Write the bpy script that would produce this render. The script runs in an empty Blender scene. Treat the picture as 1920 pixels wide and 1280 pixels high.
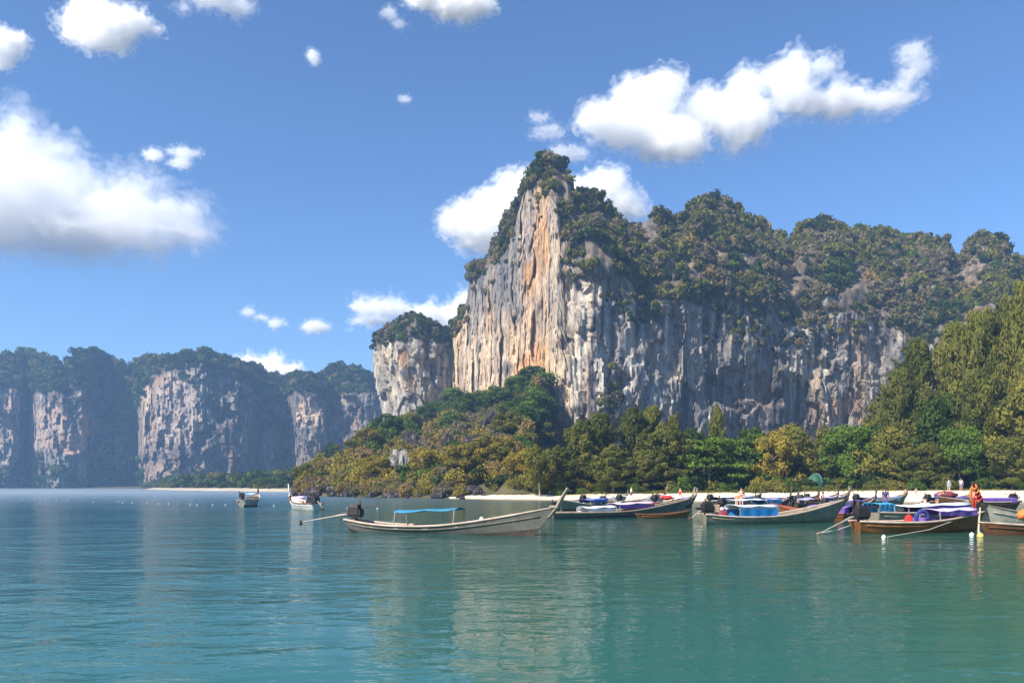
import bpy, bmesh, math, random
import numpy as np
from mathutils import Vector, Matrix
random.seed(7); RNG = np.random.default_rng(11)
R = math.radians
S = bpy.context.scene

# ------------------------------------------------------------------ camera
F, CX, HY, CH = 1500.0, 960.0, 911.0, 2.0      # focal length and horizon of the 1920 px photograph, eye height
cam_d = bpy.data.cameras.new('camera'); cam = bpy.data.objects.new('camera', cam_d)
S.collection.objects.link(cam); S.camera = cam
cam.location = (0, 0, CH); cam.rotation_euler = (R(90), 0, 0)
cam_d.sensor_width = 36.0; cam_d.lens = 36.0 * F / 1920.0
cam_d.shift_y = (HY - 640.0) / 1920.0
cam_d.clip_start = 0.1; cam_d.clip_end = 40000.0

# ------------------------------------------------------------------ sky, sun, exposure
SUN_AZ, SUN_EL = R(231.0), R(40.0)             # clockwise from +Y (the view), elevation
W = bpy.data.worlds.new('World'); S.world = W; W.use_nodes = True
wn = W.node_tree.nodes; wl = W.node_tree.links
for n in list(wn): wn.remove(n)
sky = wn.new('ShaderNodeTexSky'); sky.sky_type = 'NISHITA'; sky.sun_disc = False
sky.sun_elevation = SUN_EL; sky.sun_rotation = SUN_AZ
sky.altitude = 0; sky.air_density = 1.0; sky.dust_density = 0.35; sky.ozone_density = 9.0
bg = wn.new('ShaderNodeBackground'); bg.inputs['Strength'].default_value = 0.094
wo = wn.new('ShaderNodeOutputWorld')
wl.new(sky.outputs[0], bg.inputs['Color']); wl.new(bg.outputs[0], wo.inputs['Surface'])
sl = bpy.data.lights.new('sun', 'SUN'); sl.energy = 5.0; sl.angle = R(0.53); sl.color = (1.0, 0.93, 0.82)
so = bpy.data.objects.new('sun', sl); S.collection.objects.link(so)
sdir = Vector((math.sin(SUN_AZ) * math.cos(SUN_EL), math.cos(SUN_AZ) * math.cos(SUN_EL), math.sin(SUN_EL)))
so.rotation_euler = sdir.to_track_quat('Z', 'Y').to_euler(); so.location = sdir * 300
S.view_settings.view_transform = 'Standard'; S.view_settings.look = 'None'
S.view_settings.exposure = 0.95; S.view_settings.gamma = 1.0; S.view_settings.use_curve_mapping = False
S.render.engine = 'CYCLES'
S.cycles.use_denoising = True
S.cycles.max_bounces = 50; S.cycles.diffuse_bounces = 4; S.cycles.glossy_bounces = 3
S.cycles.volume_bounces = 48; S.cycles.transparent_max_bounces = 24; S.cycles.transmission_bounces = 4
S.cycles.caustics_reflective = False; S.cycles.caustics_refractive = False
S.cycles.sample_clamp_indirect = 4.0

# ------------------------------------------------------------------ helpers
def link(o): S.collection.objects.link(o); return o
def props(o, label=None, cat=None, group=None, kind=None):
    if label: o['label'] = label
    if cat: o['category'] = cat
    if group: o['group'] = group
    if kind: o['kind'] = kind
    return o
def thing(name, label, cat, loc=(0, 0, 0), rz=0.0, group=None):
    o = bpy.data.objects.new(name, None); link(o)
    o.location = loc; o.rotation_euler = (0, 0, rz); o.empty_display_size = 0.2
    return props(o, label, cat, group)
def mesh_np(name, v, f, smooth=False):
    """mesh from numpy arrays; f is (n,3) or (n,4)"""
    v = np.asarray(v, np.float32); f = np.asarray(f, np.int32)
    m = bpy.data.meshes.new(name); k = f.shape[1]
    m.vertices.add(len(v)); m.vertices.foreach_set('co', v.ravel())
    m.loops.add(f.size); m.loops.foreach_set('vertex_index', f.ravel())
    m.polygons.add(len(f)); m.polygons.foreach_set('loop_start', np.arange(0, f.size, k, dtype=np.int32))
    m.polygons.foreach_set('loop_total', np.full(len(f), k, np.int32))
    m.polygons.foreach_set('use_smooth', np.full(len(f), smooth, bool))
    m.update(calc_edges=True); m.validate(); return m
def add_col(m, name, c):
    a = m.attributes.new(name, 'FLOAT_COLOR', 'POINT')
    c = np.asarray(c, np.float32)
    if c.shape[1] == 3: c = np.concatenate([c, np.ones((len(c), 1), np.float32)], 1)
    a.data.foreach_set('color', c.ravel())
def grid_faces(n, m):
    i = np.arange(n - 1)[:, None] * m + np.arange(m - 1)[None, :]
    return np.stack([i, i + m, i + m + 1, i + 1], -1).reshape(-1, 4)
def at(px, py, d): return ((px - CX) / F * d, d, CH + (HY - py) / F * d)
def wx(px, d): return (px - CX) / F * d
def wd(py): return F * CH / (py - HY)            # distance of a point of the sea surface
def interp(x, pts):
    p = np.array(pts, float); return np.interp(x, p[:, 0], p[:, 1])
def sstep(x, a, b):
    t = np.clip((x - a) / (b - a), 0, 1); return t * t * (3 - 2 * t)

def _h(ix, iy, iz, s):
    h = (ix.astype(np.uint32) * np.uint32(374761393) + iy.astype(np.uint32) * np.uint32(668265263)
         + iz.astype(np.uint32) * np.uint32(2147483647) + np.uint32((s * 974711 + 12345) & 0xffffffff))
    h = (h ^ (h >> np.uint32(13))) * np.uint32(1274126177)
    h = (h ^ (h >> np.uint32(16))) * np.uint32(2246822519)
    h = h ^ (h >> np.uint32(15))
    return h.astype(np.float64) / 2147483648.0 - 1.0
def noise3(x, y, z, s=0):
    x, y, z = np.broadcast_arrays(np.asarray(x, float), np.asarray(y, float), np.asarray(z, float))
    xi, yi, zi = np.floor(x), np.floor(y), np.floor(z)
    fx, fy, fz = x - xi, y - yi, z - zi
    u = fx**3 * (fx * (fx * 6 - 15) + 10); v = fy**3 * (fy * (fy * 6 - 15) + 10); w = fz**3 * (fz * (fz * 6 - 15) + 10)
    xi = xi.astype(np.int64); yi = yi.astype(np.int64); zi = zi.astype(np.int64)
    out = 0
    for a in (0, 1):
        for b in (0, 1):
            for c in (0, 1):
                wgt = (u if a else 1 - u) * (v if b else 1 - v) * (w if c else 1 - w)
                out = out + wgt * _h((xi + a) & 0xffffffff, (yi + b) & 0xffffffff, (zi + c) & 0xffffffff, s)
    return out
def fbm(x, y, z, s=0, o=4, g=0.5):
    r = 0; a = 1.0; f = 1.0; t = 0
    for k in range(o):
        r = r + a * noise3(np.asarray(x) * f, np.asarray(y) * f, np.asarray(z) * f, s + k * 17); t += a; a *= g; f *= 2.03
    return r / t

def facets(x, y, seed, tilt=0.6):
    """cells with a flat tilted face each, about -1..1: broken rock"""
    xi, yi = np.floor(x).astype(np.int64), np.floor(y).astype(np.int64)
    best = np.full(x.shape, 9e9); out = np.zeros(x.shape)
    for a in (-1, 0, 1):
        for b in (-1, 0, 1):
            cx, cy = xi + a, yi + b; h = lambda k: _h(cx & 0xffffffff, cy & 0xffffffff, np.full_like(cx, k), seed)
            fx, fy = x - (cx + 0.5 + 0.42 * h(1)), y - (cy + 0.5 + 0.42 * h(2)); d = fx * fx + fy * fy; m = d < best
            val = h(3) + tilt * (fx * h(4) + fy * h(5)) * 2.0
            out = np.where(m, val, out); best = np.minimum(best, d)
    return out

class MB:
    """collects simple solids into one mesh"""
    def __init__(s): s.v = []; s.f = []
    def add(s, vs, fs):
        o = len(s.v); s.v += [tuple(p) for p in vs]; s.f += [tuple(i + o for i in q) for q in fs]; return s
    def box(s, c, d, rz=0.0, ry=0.0, taper=1.0):
        m = Matrix.Rotation(rz, 3, 'Z') @ Matrix.Rotation(ry, 3, 'Y'); vs = []
        for z in (-1, 1):
            k = taper if z > 0 else 1.0
            for x, y in ((-1, -1), (1, -1), (1, 1), (-1, 1)):
                vs.append(Vector(c) + m @ Vector((x * d[0] / 2 * k, y * d[1] / 2 * k, z * d[2] / 2)))
        return s.add(vs, [(3, 2, 1, 0), (4, 5, 6, 7), (0, 1, 5, 4), (1, 2, 6, 5), (2, 3, 7, 6), (3, 0, 4, 7)])
    def tube(s, pts, r, n=6, cap=True):
        pts = [Vector(p) for p in pts]; N = len(pts)
        rr = list(r) if hasattr(r, '__len__') else [r] * N
        vs = []; fs = []
        for i, p in enumerate(pts):
            t = (pts[min(i + 1, N - 1)] - pts[max(i - 1, 0)])
            t = t.normalized() if t.length > 1e-9 else Vector((0, 0, 1))
            a = t.cross(Vector((0, 0, 1)) if abs(t.z) < 0.9 else Vector((1, 0, 0))).normalized(); b = t.cross(a)
            for k in range(n):
                q = 2 * math.pi * k / n; vs.append(p + (a * math.cos(q) + b * math.sin(q)) * rr[i])
        for i in range(N - 1):
            for k in range(n):
                fs.append((i * n + k, i * n + (k + 1) % n, (i + 1) * n + (k + 1) % n, (i + 1) * n + k))
        if cap: fs.append(tuple(range(n - 1, -1, -1))); fs.append(tuple((N - 1) * n + k for k in range(n)))
        return s.add(vs, fs)
    def grid(s, P, close_u=False):
        n = len(P); m = len(P[0]); vs = [q for row in P for q in row]; fs = []
        for i in range(n - 1):
            for j in range(m - 1): fs.append((i * m + j, (i + 1) * m + j, (i + 1) * m + j + 1, i * m + j + 1))
        return s.add(vs, fs)
    def sheet(s, P, t):
        """grid of points given a thickness t downward, closed rim"""
        n = len(P); m = len(P[0])
        top = [Vector(q) for row in P for q in row]; bot = [q - Vector((0, 0, t)) for q in top]; N = n * m
        fs = []
        for i in range(n - 1):
            for j in range(m - 1):
                a, b, c, d = i * m + j, (i + 1) * m + j, (i + 1) * m + j + 1, i * m + j + 1
                fs.append((a, b, c, d)); fs.append((a + N, d + N, c + N, b + N))
        rim = [j for j in range(m)] + [i * m + m - 1 for i in range(1, n)] + [(n - 1) * m + j for j in range(m - 2, -1, -1)] + [i * m for i in range(n - 2, 0, -1)]
        for k in range(len(rim)):
            a, b = rim[k], rim[(k + 1) % len(rim)]; fs.append((a, b, b + N, a + N))
        return s.add(top + bot, fs)
    def ball(s, c, r, n=8, m=6, top_only=False):
        r = r if hasattr(r, '__len__') else (r, r, r); P = []
        for i in range(m + 1):
            th = math.pi * i / m * (0.55 if top_only else 1.0)
            P.append([(c[0] + r[0] * math.sin(th) * math.cos(2 * math.pi * k / n), c[1] + r[1] * math.sin(th) * math.sin(2 * math.pi * k / n), c[2] + r[2] * math.cos(th)) for k in range(n + 1)])
        return s.grid(P)
    def mesh(s, name, mat, smooth=False):
        m = bpy.data.meshes.new(name); m.from_pydata([tuple(p) for p in s.v], [], s.f)
        if smooth: m.polygons.foreach_set('use_smooth', [True] * len(m.polygons))
        if mat: m.materials.append(mat)
        m.update(); return m
    def build(s, name, mat, parent=None, smooth=False, loc=None):
        o = bpy.data.objects.new(name, s.mesh(name, mat, smooth)); link(o)
        if parent: o.parent = parent
        if loc: o.location = loc
        return o
def obj(name, m, mat=None, parent=None):
    if mat and not m.materials: m.materials.append(mat)
    o = bpy.data.objects.new(name, m); link(o)
    if parent: o.parent = parent
    return o

# ------------------------------------------------------------------ materials
class NT:
    def __init__(s, name):
        s.m = bpy.data.materials.new(name); s.m.use_nodes = True; s.t = s.m.node_tree
        for n in list(s.t.nodes): s.t.nodes.remove(n)
        s.out = s.t.nodes.new('ShaderNodeOutputMaterial')
    def n(s, typ, **kw):
        x = s.t.nodes.new(typ)
        for k, v in kw.items():
            if k.startswith('i_'): x.inputs[k[2:].replace('_', ' ')].default_value = v
            else: setattr(x, k, v)
        return x
    def l(s, a, b): s.t.links.new(a, b)
    def coords(s, scale=(1, 1, 1), kind='Object', loc=(0, 0, 0)):
        if kind == 'World': g = s.n('ShaderNodeNewGeometry').outputs['Position']
        else: g = s.n('ShaderNodeTexCoord').outputs[kind]
        mp = s.n('ShaderNodeMapping'); mp.inputs['Scale'].default_value = scale; mp.inputs['Location'].default_value = loc
        s.l(g, mp.inputs[0]); return mp.outputs[0]
    def noise(s, co, sc, det=4, rough=0.55, dist=0.0):
        x = s.n('ShaderNodeTexNoise'); x.inputs['Scale'].default_value = sc; x.inputs['Detail'].default_value = det
        x.inputs['Roughness'].default_value = rough; x.inputs['Distortion'].default_value = dist
        s.l(co, x.inputs['Vector']); return x.outputs['Fac']
    def ramp(s, fac, stops):
        x = s.n('ShaderNodeValToRGB'); e = x.color_ramp.elements
        while len(e) < len(stops): e.new(0.5)
        for k, (p, c) in enumerate(stops):
            e[k].position = p; e[k].color = (*c, 1) if len(c) == 3 else c
        s.l(fac, x.inputs[0]); return x.outputs[0]
    def mix(s, fac, a, b, typ='MIX'):
        x = s.n('ShaderNodeMix'); x.data_type = 'RGBA'; x.blend_type = typ
        for sock, v in ((x.inputs['Factor'], fac), (x.inputs[6], a), (x.inputs[7], b)):
            if isinstance(v, (int, float)): sock.default_value = v
            elif isinstance(v, tuple): sock.default_value = (*v, 1) if len(v) == 3 else v
            else: s.l(v, sock)
        return x.outputs[2]
    def math(s, op, a, b=None):
        x = s.n('ShaderNodeMath'); x.operation = op
        for k, v in ((0, a), (1, b)):
            if v is None: continue
            if isinstance(v, (int, float)): x.inputs[k].default_value = v
            else: s.l(v, x.inputs[k])
        return x.outputs[0]
    def bump(s, h, st, dist=0.1):
        x = s.n('ShaderNodeBump'); x.inputs['Strength'].default_value = st; x.inputs['Distance'].default_value = dist
        s.l(h, x.inputs['Height']); return x.outputs[0]
    def bsdf(s, col, rough=0.8, metal=0.0, normal=None, spec=0.3):
        b = s.n('ShaderNodeBsdfPrincipled')
        if isinstance(col, tuple): b.inputs['Base Color'].default_value = (*col, 1)
        else: s.l(col, b.inputs['Base Color'])
        if isinstance(rough, (int, float)): b.inputs['Roughness'].default_value = rough
        else: s.l(rough, b.inputs['Roughness'])
        b.inputs['Metallic'].default_value = metal; b.inputs['Specular IOR Level'].default_value = spec
        if normal: s.l(normal, b.inputs['Normal'])
        s.l(b.outputs[0], s.out.inputs['Surface']); return b

def mat_plain(name, col, rough=0.6, var=0.25, sc=6.0, metal=0.0, spec=0.3, bump=0.0):
    k = NT(name); co = k.coords()
    f = k.noise(co, sc, 5, 0.6)
    c = k.ramp(f, [(0.3, tuple(x * (1 - var) for x in col)), (0.7, tuple(min(1, x * (1 + var)) for x in col))])
    k.bsdf(c, rough, metal, k.bump(f, bump, 0.02) if bump else None, spec); return k.m
def mat_wood(name, paint, wear, amount=0.5, rough=0.7):
    """weathered paint or wood: lengthwise streaks, runs down the strakes, worn blotches"""
    k = NT(name)
    a = k.noise(k.coords((0.5, 4, 7)), 2.2, 6, 0.65); b = k.noise(k.coords((3, 3, 0.8)), 1.3, 5, 0.6)
    c = k.noise(k.coords((1, 1, 1)), 1.1, 6, 0.7)
    f = k.math('ADD', k.math('MULTIPLY', a, 0.4), k.math('ADD', k.math('MULTIPLY', b, 0.3), k.math('MULTIPLY', c, 0.3)))
    w = k.ramp(f, [(max(0.0, 0.52 - amount * 0.28), (1, 1, 1)), (0.60, (0, 0, 0))])
    col = k.mix(w, paint, wear)
    fine = k.noise(k.coords((1.5, 12, 18)), 3, 4, 0.6)
    col = k.mix(0.5, col, k.ramp(fine, [(0.25, (0.45, 0.45, 0.45)), (0.75, (1.25, 1.25, 1.25))]), 'MULTIPLY')
    k.bsdf(col, rough, 0, k.bump(fine, 0.4, 0.01), 0.25); return k.m
def mat_leaf(name, cols, transl=0.28):
    """leaf colour from the leaf's own tint attribute and a random value of the plant"""
    k = NT(name)
    at_ = k.n('ShaderNodeAttribute'); at_.attribute_name = 'tint'
    sep = k.n('ShaderNodeSeparateColor'); k.l(at_.outputs['Color'], sep.inputs[0])
    oi = k.n('ShaderNodeObjectInfo')
    f = k.math('ADD', k.math('MULTIPLY', sep.outputs[0], 0.62), k.math('MULTIPLY', oi.outputs['Random'], 0.38))
    n = len(cols); c = k.ramp(f, [(0.12 + 0.76 * i / (n - 1), cc) for i, cc in enumerate(cols)])
    d = k.n('ShaderNodeBsdfDiffuse'); t = k.n('ShaderNodeBsdfTranslucent'); x = k.n('ShaderNodeMixShader')
    x.inputs[0].default_value = transl
    k.l(c, d.inputs[0]); k.l(c, t.inputs[0]); k.l(d.outputs[0], x.inputs[1]); k.l(t.outputs[0], x.inputs[2])
    k.l(x.outputs[0], k.out.inputs['Surface']); return k.m
def mat_rock(name, fine=0.5, bump=1.0):
    k = NT(name)
    at_ = k.n('ShaderNodeAttribute'); at_.attribute_name = 'tint'
    a = k.noise(k.coords((1, 1, 0.09), 'World'), 0.50, 7, 0.7, 0.5)        # runs down the face
    b = k.noise(k.coords((1, 1, 0.6), 'World'), fine, 8, 0.75, 0.4)
    e = k.noise(k.coords((1, 1, 0.22), 'World'), 0.11, 5, 0.6, 0.8)
    m = k.ramp(a, [(0.32, (0.30, 0.30, 0.33)), (0.46, (0.80, 0.79, 0.79)), (0.56, (1.0, 0.98, 0.95)), (0.72, (1.30, 1.24, 1.14))])
    c = k.mix(1.0, at_.outputs['Color'], m, 'MULTIPLY')
    c = k.mix(0.9, c, k.ramp(b, [(0.34, (0.38, 0.37, 0.38)), (0.5, (1, 1, 1)), (0.68, (1.4, 1.36, 1.28))]), 'MULTIPLY')
    c = k.mix(0.8, c, k.ramp(e, [(0.36, (0.62, 0.62, 0.66)), (0.5, (1.0, 0.98, 0.96)), (0.64, (1.22, 1.08, 0.88))]), 'MULTIPLY')
    h = k.math('ADD', a, k.math('MULTIPLY', b, 0.8))
    k.bsdf(c, 0.92, 0, k.bump(h, 0.9, bump), 0.12); return k.m
# ------------------------------------------------------------------ foliage kit
C_DARK = (0.032, 0.052, 0.016); C_GREEN = (0.065, 0.105, 0.018); C_BRIGHT = (0.11, 0.17, 0.025); C_OLIVE = (0.13, 0.13, 0.028)
C_YEL = (0.27, 0.21, 0.035); C_TAN = (0.25, 0.17, 0.06); C_DRY = (0.175, 0.145, 0.075); C_PURP = (0.11, 0.096, 0.06)
LEAF = {
    'green': mat_leaf('leaf_green', [C_DARK, C_GREEN, C_BRIGHT]),
    'bright': mat_leaf('leaf_bright', [C_GREEN, C_BRIGHT, (0.13, 0.19, 0.03)]),
    'olive': mat_leaf('leaf_olive', [(0.06, 0.07, 0.018), (0.15, 0.145, 0.03), (0.23, 0.21, 0.04)]),
    'yellow': mat_leaf('leaf_yellow', [C_OLIVE, C_YEL, (0.36, 0.28, 0.05)]),
    'tan': mat_leaf('leaf_tan', [C_OLIVE, C_TAN, (0.33, 0.23, 0.09)]),
    'dry': mat_leaf('leaf_dry', [C_PURP, C_DRY, (0.20, 0.16, 0.10)]),
    'dark': mat_leaf('leaf_dark', [(0.014, 0.026, 0.010), (0.03, 0.05, 0.014), (0.055, 0.075, 0.018)]),
    'casuarina': mat_leaf('leaf_casuarina', [(0.075, 0.092, 0.024), (0.165, 0.175, 0.038), (0.28, 0.26, 0.06)], 0.5),
}
BARK = mat_plain('bark', (0.16, 0.12, 0.09), 0.9, 0.4, 8, bump=0.5)
BARK_PALE = mat_plain('bark_pale', (0.34, 0.29, 0.23), 0.9, 0.4, 8, bump=0.5)

def leaf_mesh(name, C, D, size, elong, tint, mat, seed, flat=0.0, axis=None, jit=0.55):
    """C centres, D outward directions -> bent leaf sprays (two triangles each)"""
    g = np.random.default_rng(seed); n = len(C)
    nrm = lambda q: q / (np.linalg.norm(q, axis=1, keepdims=True) + 1e-9)
    N = nrm(nrm(D) + jit * g.normal(size=(n, 3)) + np.array([0, 0, flat])); a0 = g.normal(size=(n, 3)) if axis is None else axis + 0.45 * g.normal(size=(n, 3))
    ax = nrm(a0 - N * (a0 * N).sum(1, keepdims=True)); sd = nrm(np.cross(N, ax))
    sz = size * g.uniform(0.6, 1.35, n)[:, None]
    up = N
    p0 = C - ax * sz * elong * 0.5; p2 = C + ax * sz * elong * 0.5
    p1 = C + sd * sz * 0.5 + up * sz * g.uniform(-0.25, 0.1, n)[:, None]; p3 = C - sd * sz * 0.5 + up * sz * g.uniform(-0.25, 0.1, n)[:, None]
    v = np.stack([p0, p1, p2, p3], 1).reshape(-1, 3)
    b = np.arange(n)[:, None] * 4
    f = np.concatenate([b + np.array([[0, 1, 2]]), b + np.array([[0, 2, 3]])])
    m = mesh_np(name, v, f)
    t = np.repeat(tint, 4); add_col(m, 'tint', np.stack([t, t, t], 1))
    m.materials.append(mat); return m
def on_lobes(lobes, n, g, shell=0.45):
    """points through a set of ellipsoid lobes (c, r), more near their skin"""
    vol = np.array([r[0] * r[1] + r[1] * r[2] + r[0] * r[2] for c, r in lobes]); k = g.choice(len(lobes), n, p=vol / vol.sum())
    c = np.array([l[0] for l in lobes])[k]; r = np.array([l[1] for l in lobes])[k]
    d = g.normal(size=(n, 3)); d /= np.linalg.norm(d, axis=1, keepdims=True)
    rad = 1 - shell * g.random(n) ** 1.8
    rad *= 1 + 0.22 * noise3(d[:, 0] * 2.2 + k * 7.1, d[:, 1] * 2.2, d[:, 2] * 2.2, 5)
    return c + d * r * rad[:, None], d / r, k
def crown_bush(name, mat, seed, n=420, lobes=9, leaf=0.16, zs=0.75):
    """unit bush: radius about 1, sitting on z = 0"""
    g = np.random.default_rng(seed); L = []
    for i in range(lobes):
        a = g.uniform(0, 6.283); q = g.random() ** 0.6 * 0.66
        r = g.uniform(0.28, 0.50); L.append(((q * math.cos(a), q * math.sin(a), zs * g.uniform(0.25, 1.0) * (1 - 0.45 * q)), (r, r, r * g.uniform(0.7, 1.0))))
    C, D, k = on_lobes(L, n, g); C[:, 2] = np.abs(C[:, 2])
    lt = g.random(lobes)
    tint = np.clip(0.55 * lt[k] + 0.45 * g.random(n), 0, 1)
    return leaf_mesh(name, C, D, leaf, 1.5, tint, mat, seed)
def crown_casuarina(name, mat, seed, n=5200, plumes=46, w=0.30, base=0.12, leaf=0.020, spread=1.0, droop=0.05):
    """unit height feathery crown: upswept plumes along a tall uneven envelope"""
    g = np.random.default_rng(seed); C = []; D = []; T = []; X = []
    per = n // plumes
    for i in range(plumes):
        t = (i + g.random()) / plumes; z = base + (0.90 - base) * t
        env = w * (0.55 + 0.75 * math.sin(math.pi * min(1, 0.22 + t * 0.80))) * g.uniform(0.45, 1.2) * (1 - 0.55 * t ** 2.2)
        a = i * 2.399 + g.uniform(-0.5, 0.5); out = np.array([math.cos(a), math.sin(a), 0.0])
        dirv = out + np.array([0, 0, g.uniform(0.0, 0.9) + t * 0.9]); dirv /= np.linalg.norm(dirv)
        o = 0.015 * out + np.array([0, 0, z]); ln = env * g.uniform(0.8, 1.2) * spread + 0.03
        s = 0.25 + 0.75 * g.random(per) ** 0.7
        th = 0.05 * (0.5 + 1.0 * np.sin(np.pi * np.clip(s * 0.92 + 0.04, 0, 1))) * g.uniform(0.7, 1.5)
        off = g.normal(size=(per, 3)); off /= np.linalg.norm(off, axis=1, keepdims=True); off *= (th * g.random(per) ** 0.4)[:, None] * np.array([1, 1, 0.85])
        q = o + dirv * (s * ln)[:, None] + off
        q[:, 2] += -droop * s * s * (1 - t) + 0.03 * t * s
        C.append(q); D.append(off / (th[:, None] + 1e-6) + 0.5 * out + np.array([0, 0, 0.15])); X.append(np.tile(dirv + np.array([0, 0, 0.6 if droop < 0.08 else -0.5]), (per, 1)))
        T.append(np.clip(0.75 * g.random() + 0.25 * g.random(per), 0, 1))
    return leaf_mesh(name, np.concatenate(C), np.concatenate(D), leaf, 2.4, np.concatenate(T), mat, seed, 0.0, np.concatenate(X), 0.45)
def crown_broad(name, mat, seed, n=4600, lobes=26, leaf=0.035, layered=False, wide=0.42, low=0.22):
    """unit height broad crown made of many lobes; layered = flat tiers of a sea almond"""
    g = np.random.default_rng(seed); L = []
    for i in range(lobes):
        t = g.random(); z = low + (0.9 - low) * t
        env = wide * math.sqrt(max(0.05, 1 - ((t - 0.38) / 0.68) ** 2))
        a = g.uniform(0, 6.283); q = env * g.random() ** 0.45
        r = g.uniform(0.085, 0.16)
        if layered: z = low + (0.88 - low) * (round(t * 6) / 6.0) + g.uniform(-.06, .06); rr = (r * 1.35, r * 1.35, r * 0.42)
        else: rr = (r * 1.1, r * 1.1, r * 0.9)
        L.append(((q * math.cos(a), q * math.sin(a), z), rr))
    C, D, k = on_lobes(L, n, g, 0.55); lt = g.random(lobes)
    return leaf_mesh(name, C, D, leaf, 1.5, np.clip(0.5 * lt[k] + 0.5 * g.random(n), 0, 1), mat, seed, 0.5 if layered else 0.0)
def trunk_mesh(name, mat, seed, h=0.7, r=0.022, limbs=7, lean=0.05):
    g = random.Random(seed); b = MB(); lx, ly = g.uniform(-lean, lean), g.uniform(-lean, lean)
    pts = [(lx * t * t, ly * t * t, -0.03 + (h + 0.03) * t) for t in [0, .08, .2, .4, .6, .8, 1]]
    b.tube(pts, [r * 1.5, r * 1.1, r, r * .85, r * .65, r * .45, r * .2], 7)
    for i in range(limbs):
        t = g.uniform(0.25, 0.85); z = h * t; a = g.uniform(0, 6.28); ln = g.uniform(0.12, 0.26) * (1.2 - t * 0.6)
        o = Vector((lx * t * t, ly * t * t, z)); e = o + Vector((math.cos(a) * ln, math.sin(a) * ln, ln * g.uniform(0.3, 0.9)))
        b.tube([o, (o + e) / 2 + Vector((0, 0, 0.015)), e], [r * .5, r * .33, r * .12], 5)
    return b.mesh(name, mat, True)

BUSH = {}
for k_, (nm, mt) in enumerate([('dark', 'dark'), ('dark', 'dark'), ('green', 'green'), ('green', 'green'), ('olive', 'olive'), ('olive', 'olive'), ('dry', 'dry'), ('dry', 'dry'), ('yellow', 'yellow'), ('tan', 'tan')]):
    BUSH.setdefault(nm, []).append(crown_bush('scrub_' + nm, LEAF[mt], 100 + k_, 260, 8, 0.21))
FINE = {}                                       # denser bushes for single shrubs close by
for k_, nm in enumerate(['green', 'olive', 'yellow', 'tan', 'dry', 'dark', 'bright']):
    FINE[nm] = [crown_bush('shrub_' + nm, LEAF[nm], 200 + k_ * 3 + q, 1500, 16, 0.10, 0.85) for q in range(2)]

PROTO = bpy.data.collections.new('scrub_kinds')   # not linked to the scene: only instanced by the scrub masses
PROTO_KEYS = ['dark', 'green', 'olive', 'dry', 'yellow', 'tan']
_pi = {}; _cnt = 0
for k_ in PROTO_KEYS:
    for me in BUSH[k_]:
        PROTO.objects.link(bpy.data.objects.new('scrub_%02d' % _cnt, me)); _pi.setdefault(k_, []).append(_cnt); _cnt += 1
def scrub_group():
    ng = bpy.data.node_groups.new('scatter_scrub', 'GeometryNodeTree')
    ng.interface.new_socket('Geometry', in_out='INPUT', socket_type='NodeSocketGeometry')
    ng.interface.new_socket('Geometry', in_out='OUTPUT', socket_type='NodeSocketGeometry')
    N = ng.nodes; gi = N.new('NodeGroupInput'); go = N.new('NodeGroupOutput')
    ci = N.new('GeometryNodeCollectionInfo'); ci.inputs['Collection'].default_value = PROTO
    ci.inputs['Separate Children'].default_value = True; ci.inputs['Reset Children'].default_value = True
    ip = N.new('GeometryNodeInstanceOnPoints'); ip.inputs['Pick Instance'].default_value = True
    def at_(nm, ty):
        a = N.new('GeometryNodeInputNamedAttribute'); a.data_type = ty; a.inputs['Name'].default_value = nm; return a.outputs[0]
    e = N.new('FunctionNodeEulerToRotation')
    L = ng.links
    L.new(gi.outputs[0], ip.inputs['Points']); L.new(ci.outputs[0], ip.inputs['Instance'])
    L.new(at_('proto', 'INT'), ip.inputs['Instance Index']); L.new(at_('rot', 'FLOAT_VECTOR'), e.inputs[0])
    L.new(e.outputs[0], ip.inputs['Rotation']); L.new(at_('scl', 'FLOAT_VECTOR'), ip.inputs['Scale'])
    L.new(ip.outputs[0], go.inputs[0]); return ng
SCRUB_NG = scrub_group()
def scrub(name, P, size, keys, label, seed=3, tilt=None, zsq=(0.9, 1.5)):
    """a mass of scrub as one object: points that carry kind, turn and size"""
    g = np.random.default_rng(seed); n = len(P)
    m = bpy.data.meshes.new(name); m.vertices.add(n); m.vertices.foreach_set('co', np.asarray(P, np.float32).ravel())
    proto = np.array([random.Random(int(i) * 7 + seed).choice(_pi[k]) for i, k in enumerate(keys)], np.int32)
    rot = np.stack([g.normal(0, 0.18, n), g.normal(0, 0.18, n), g.uniform(0, 6.28, n)], 1)
    if tilt is not None: rot[:, :2] += tilt
    s = np.asarray(size)[:, None] * np.stack([np.ones(n), np.ones(n), g.uniform(zsq[0], zsq[1], n)], 1)
    for nm, ty, dat, key in (('proto', 'INT', proto, 'value'), ('rot', 'FLOAT_VECTOR', rot, 'vector'), ('scl', 'FLOAT_VECTOR', s, 'vector')):
        a = m.attributes.new(nm, ty, 'POINT'); a.data.foreach_set(key, np.asarray(dat, np.int32 if ty == 'INT' else np.float32).ravel())
    o = bpy.data.objects.new(name, m); link(o)
    md = o.modifiers.new('scatter', 'NODES'); md.node_group = SCRUB_NG
    o['kind'] = 'stuff'; o['label'] = label
    return o
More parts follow.
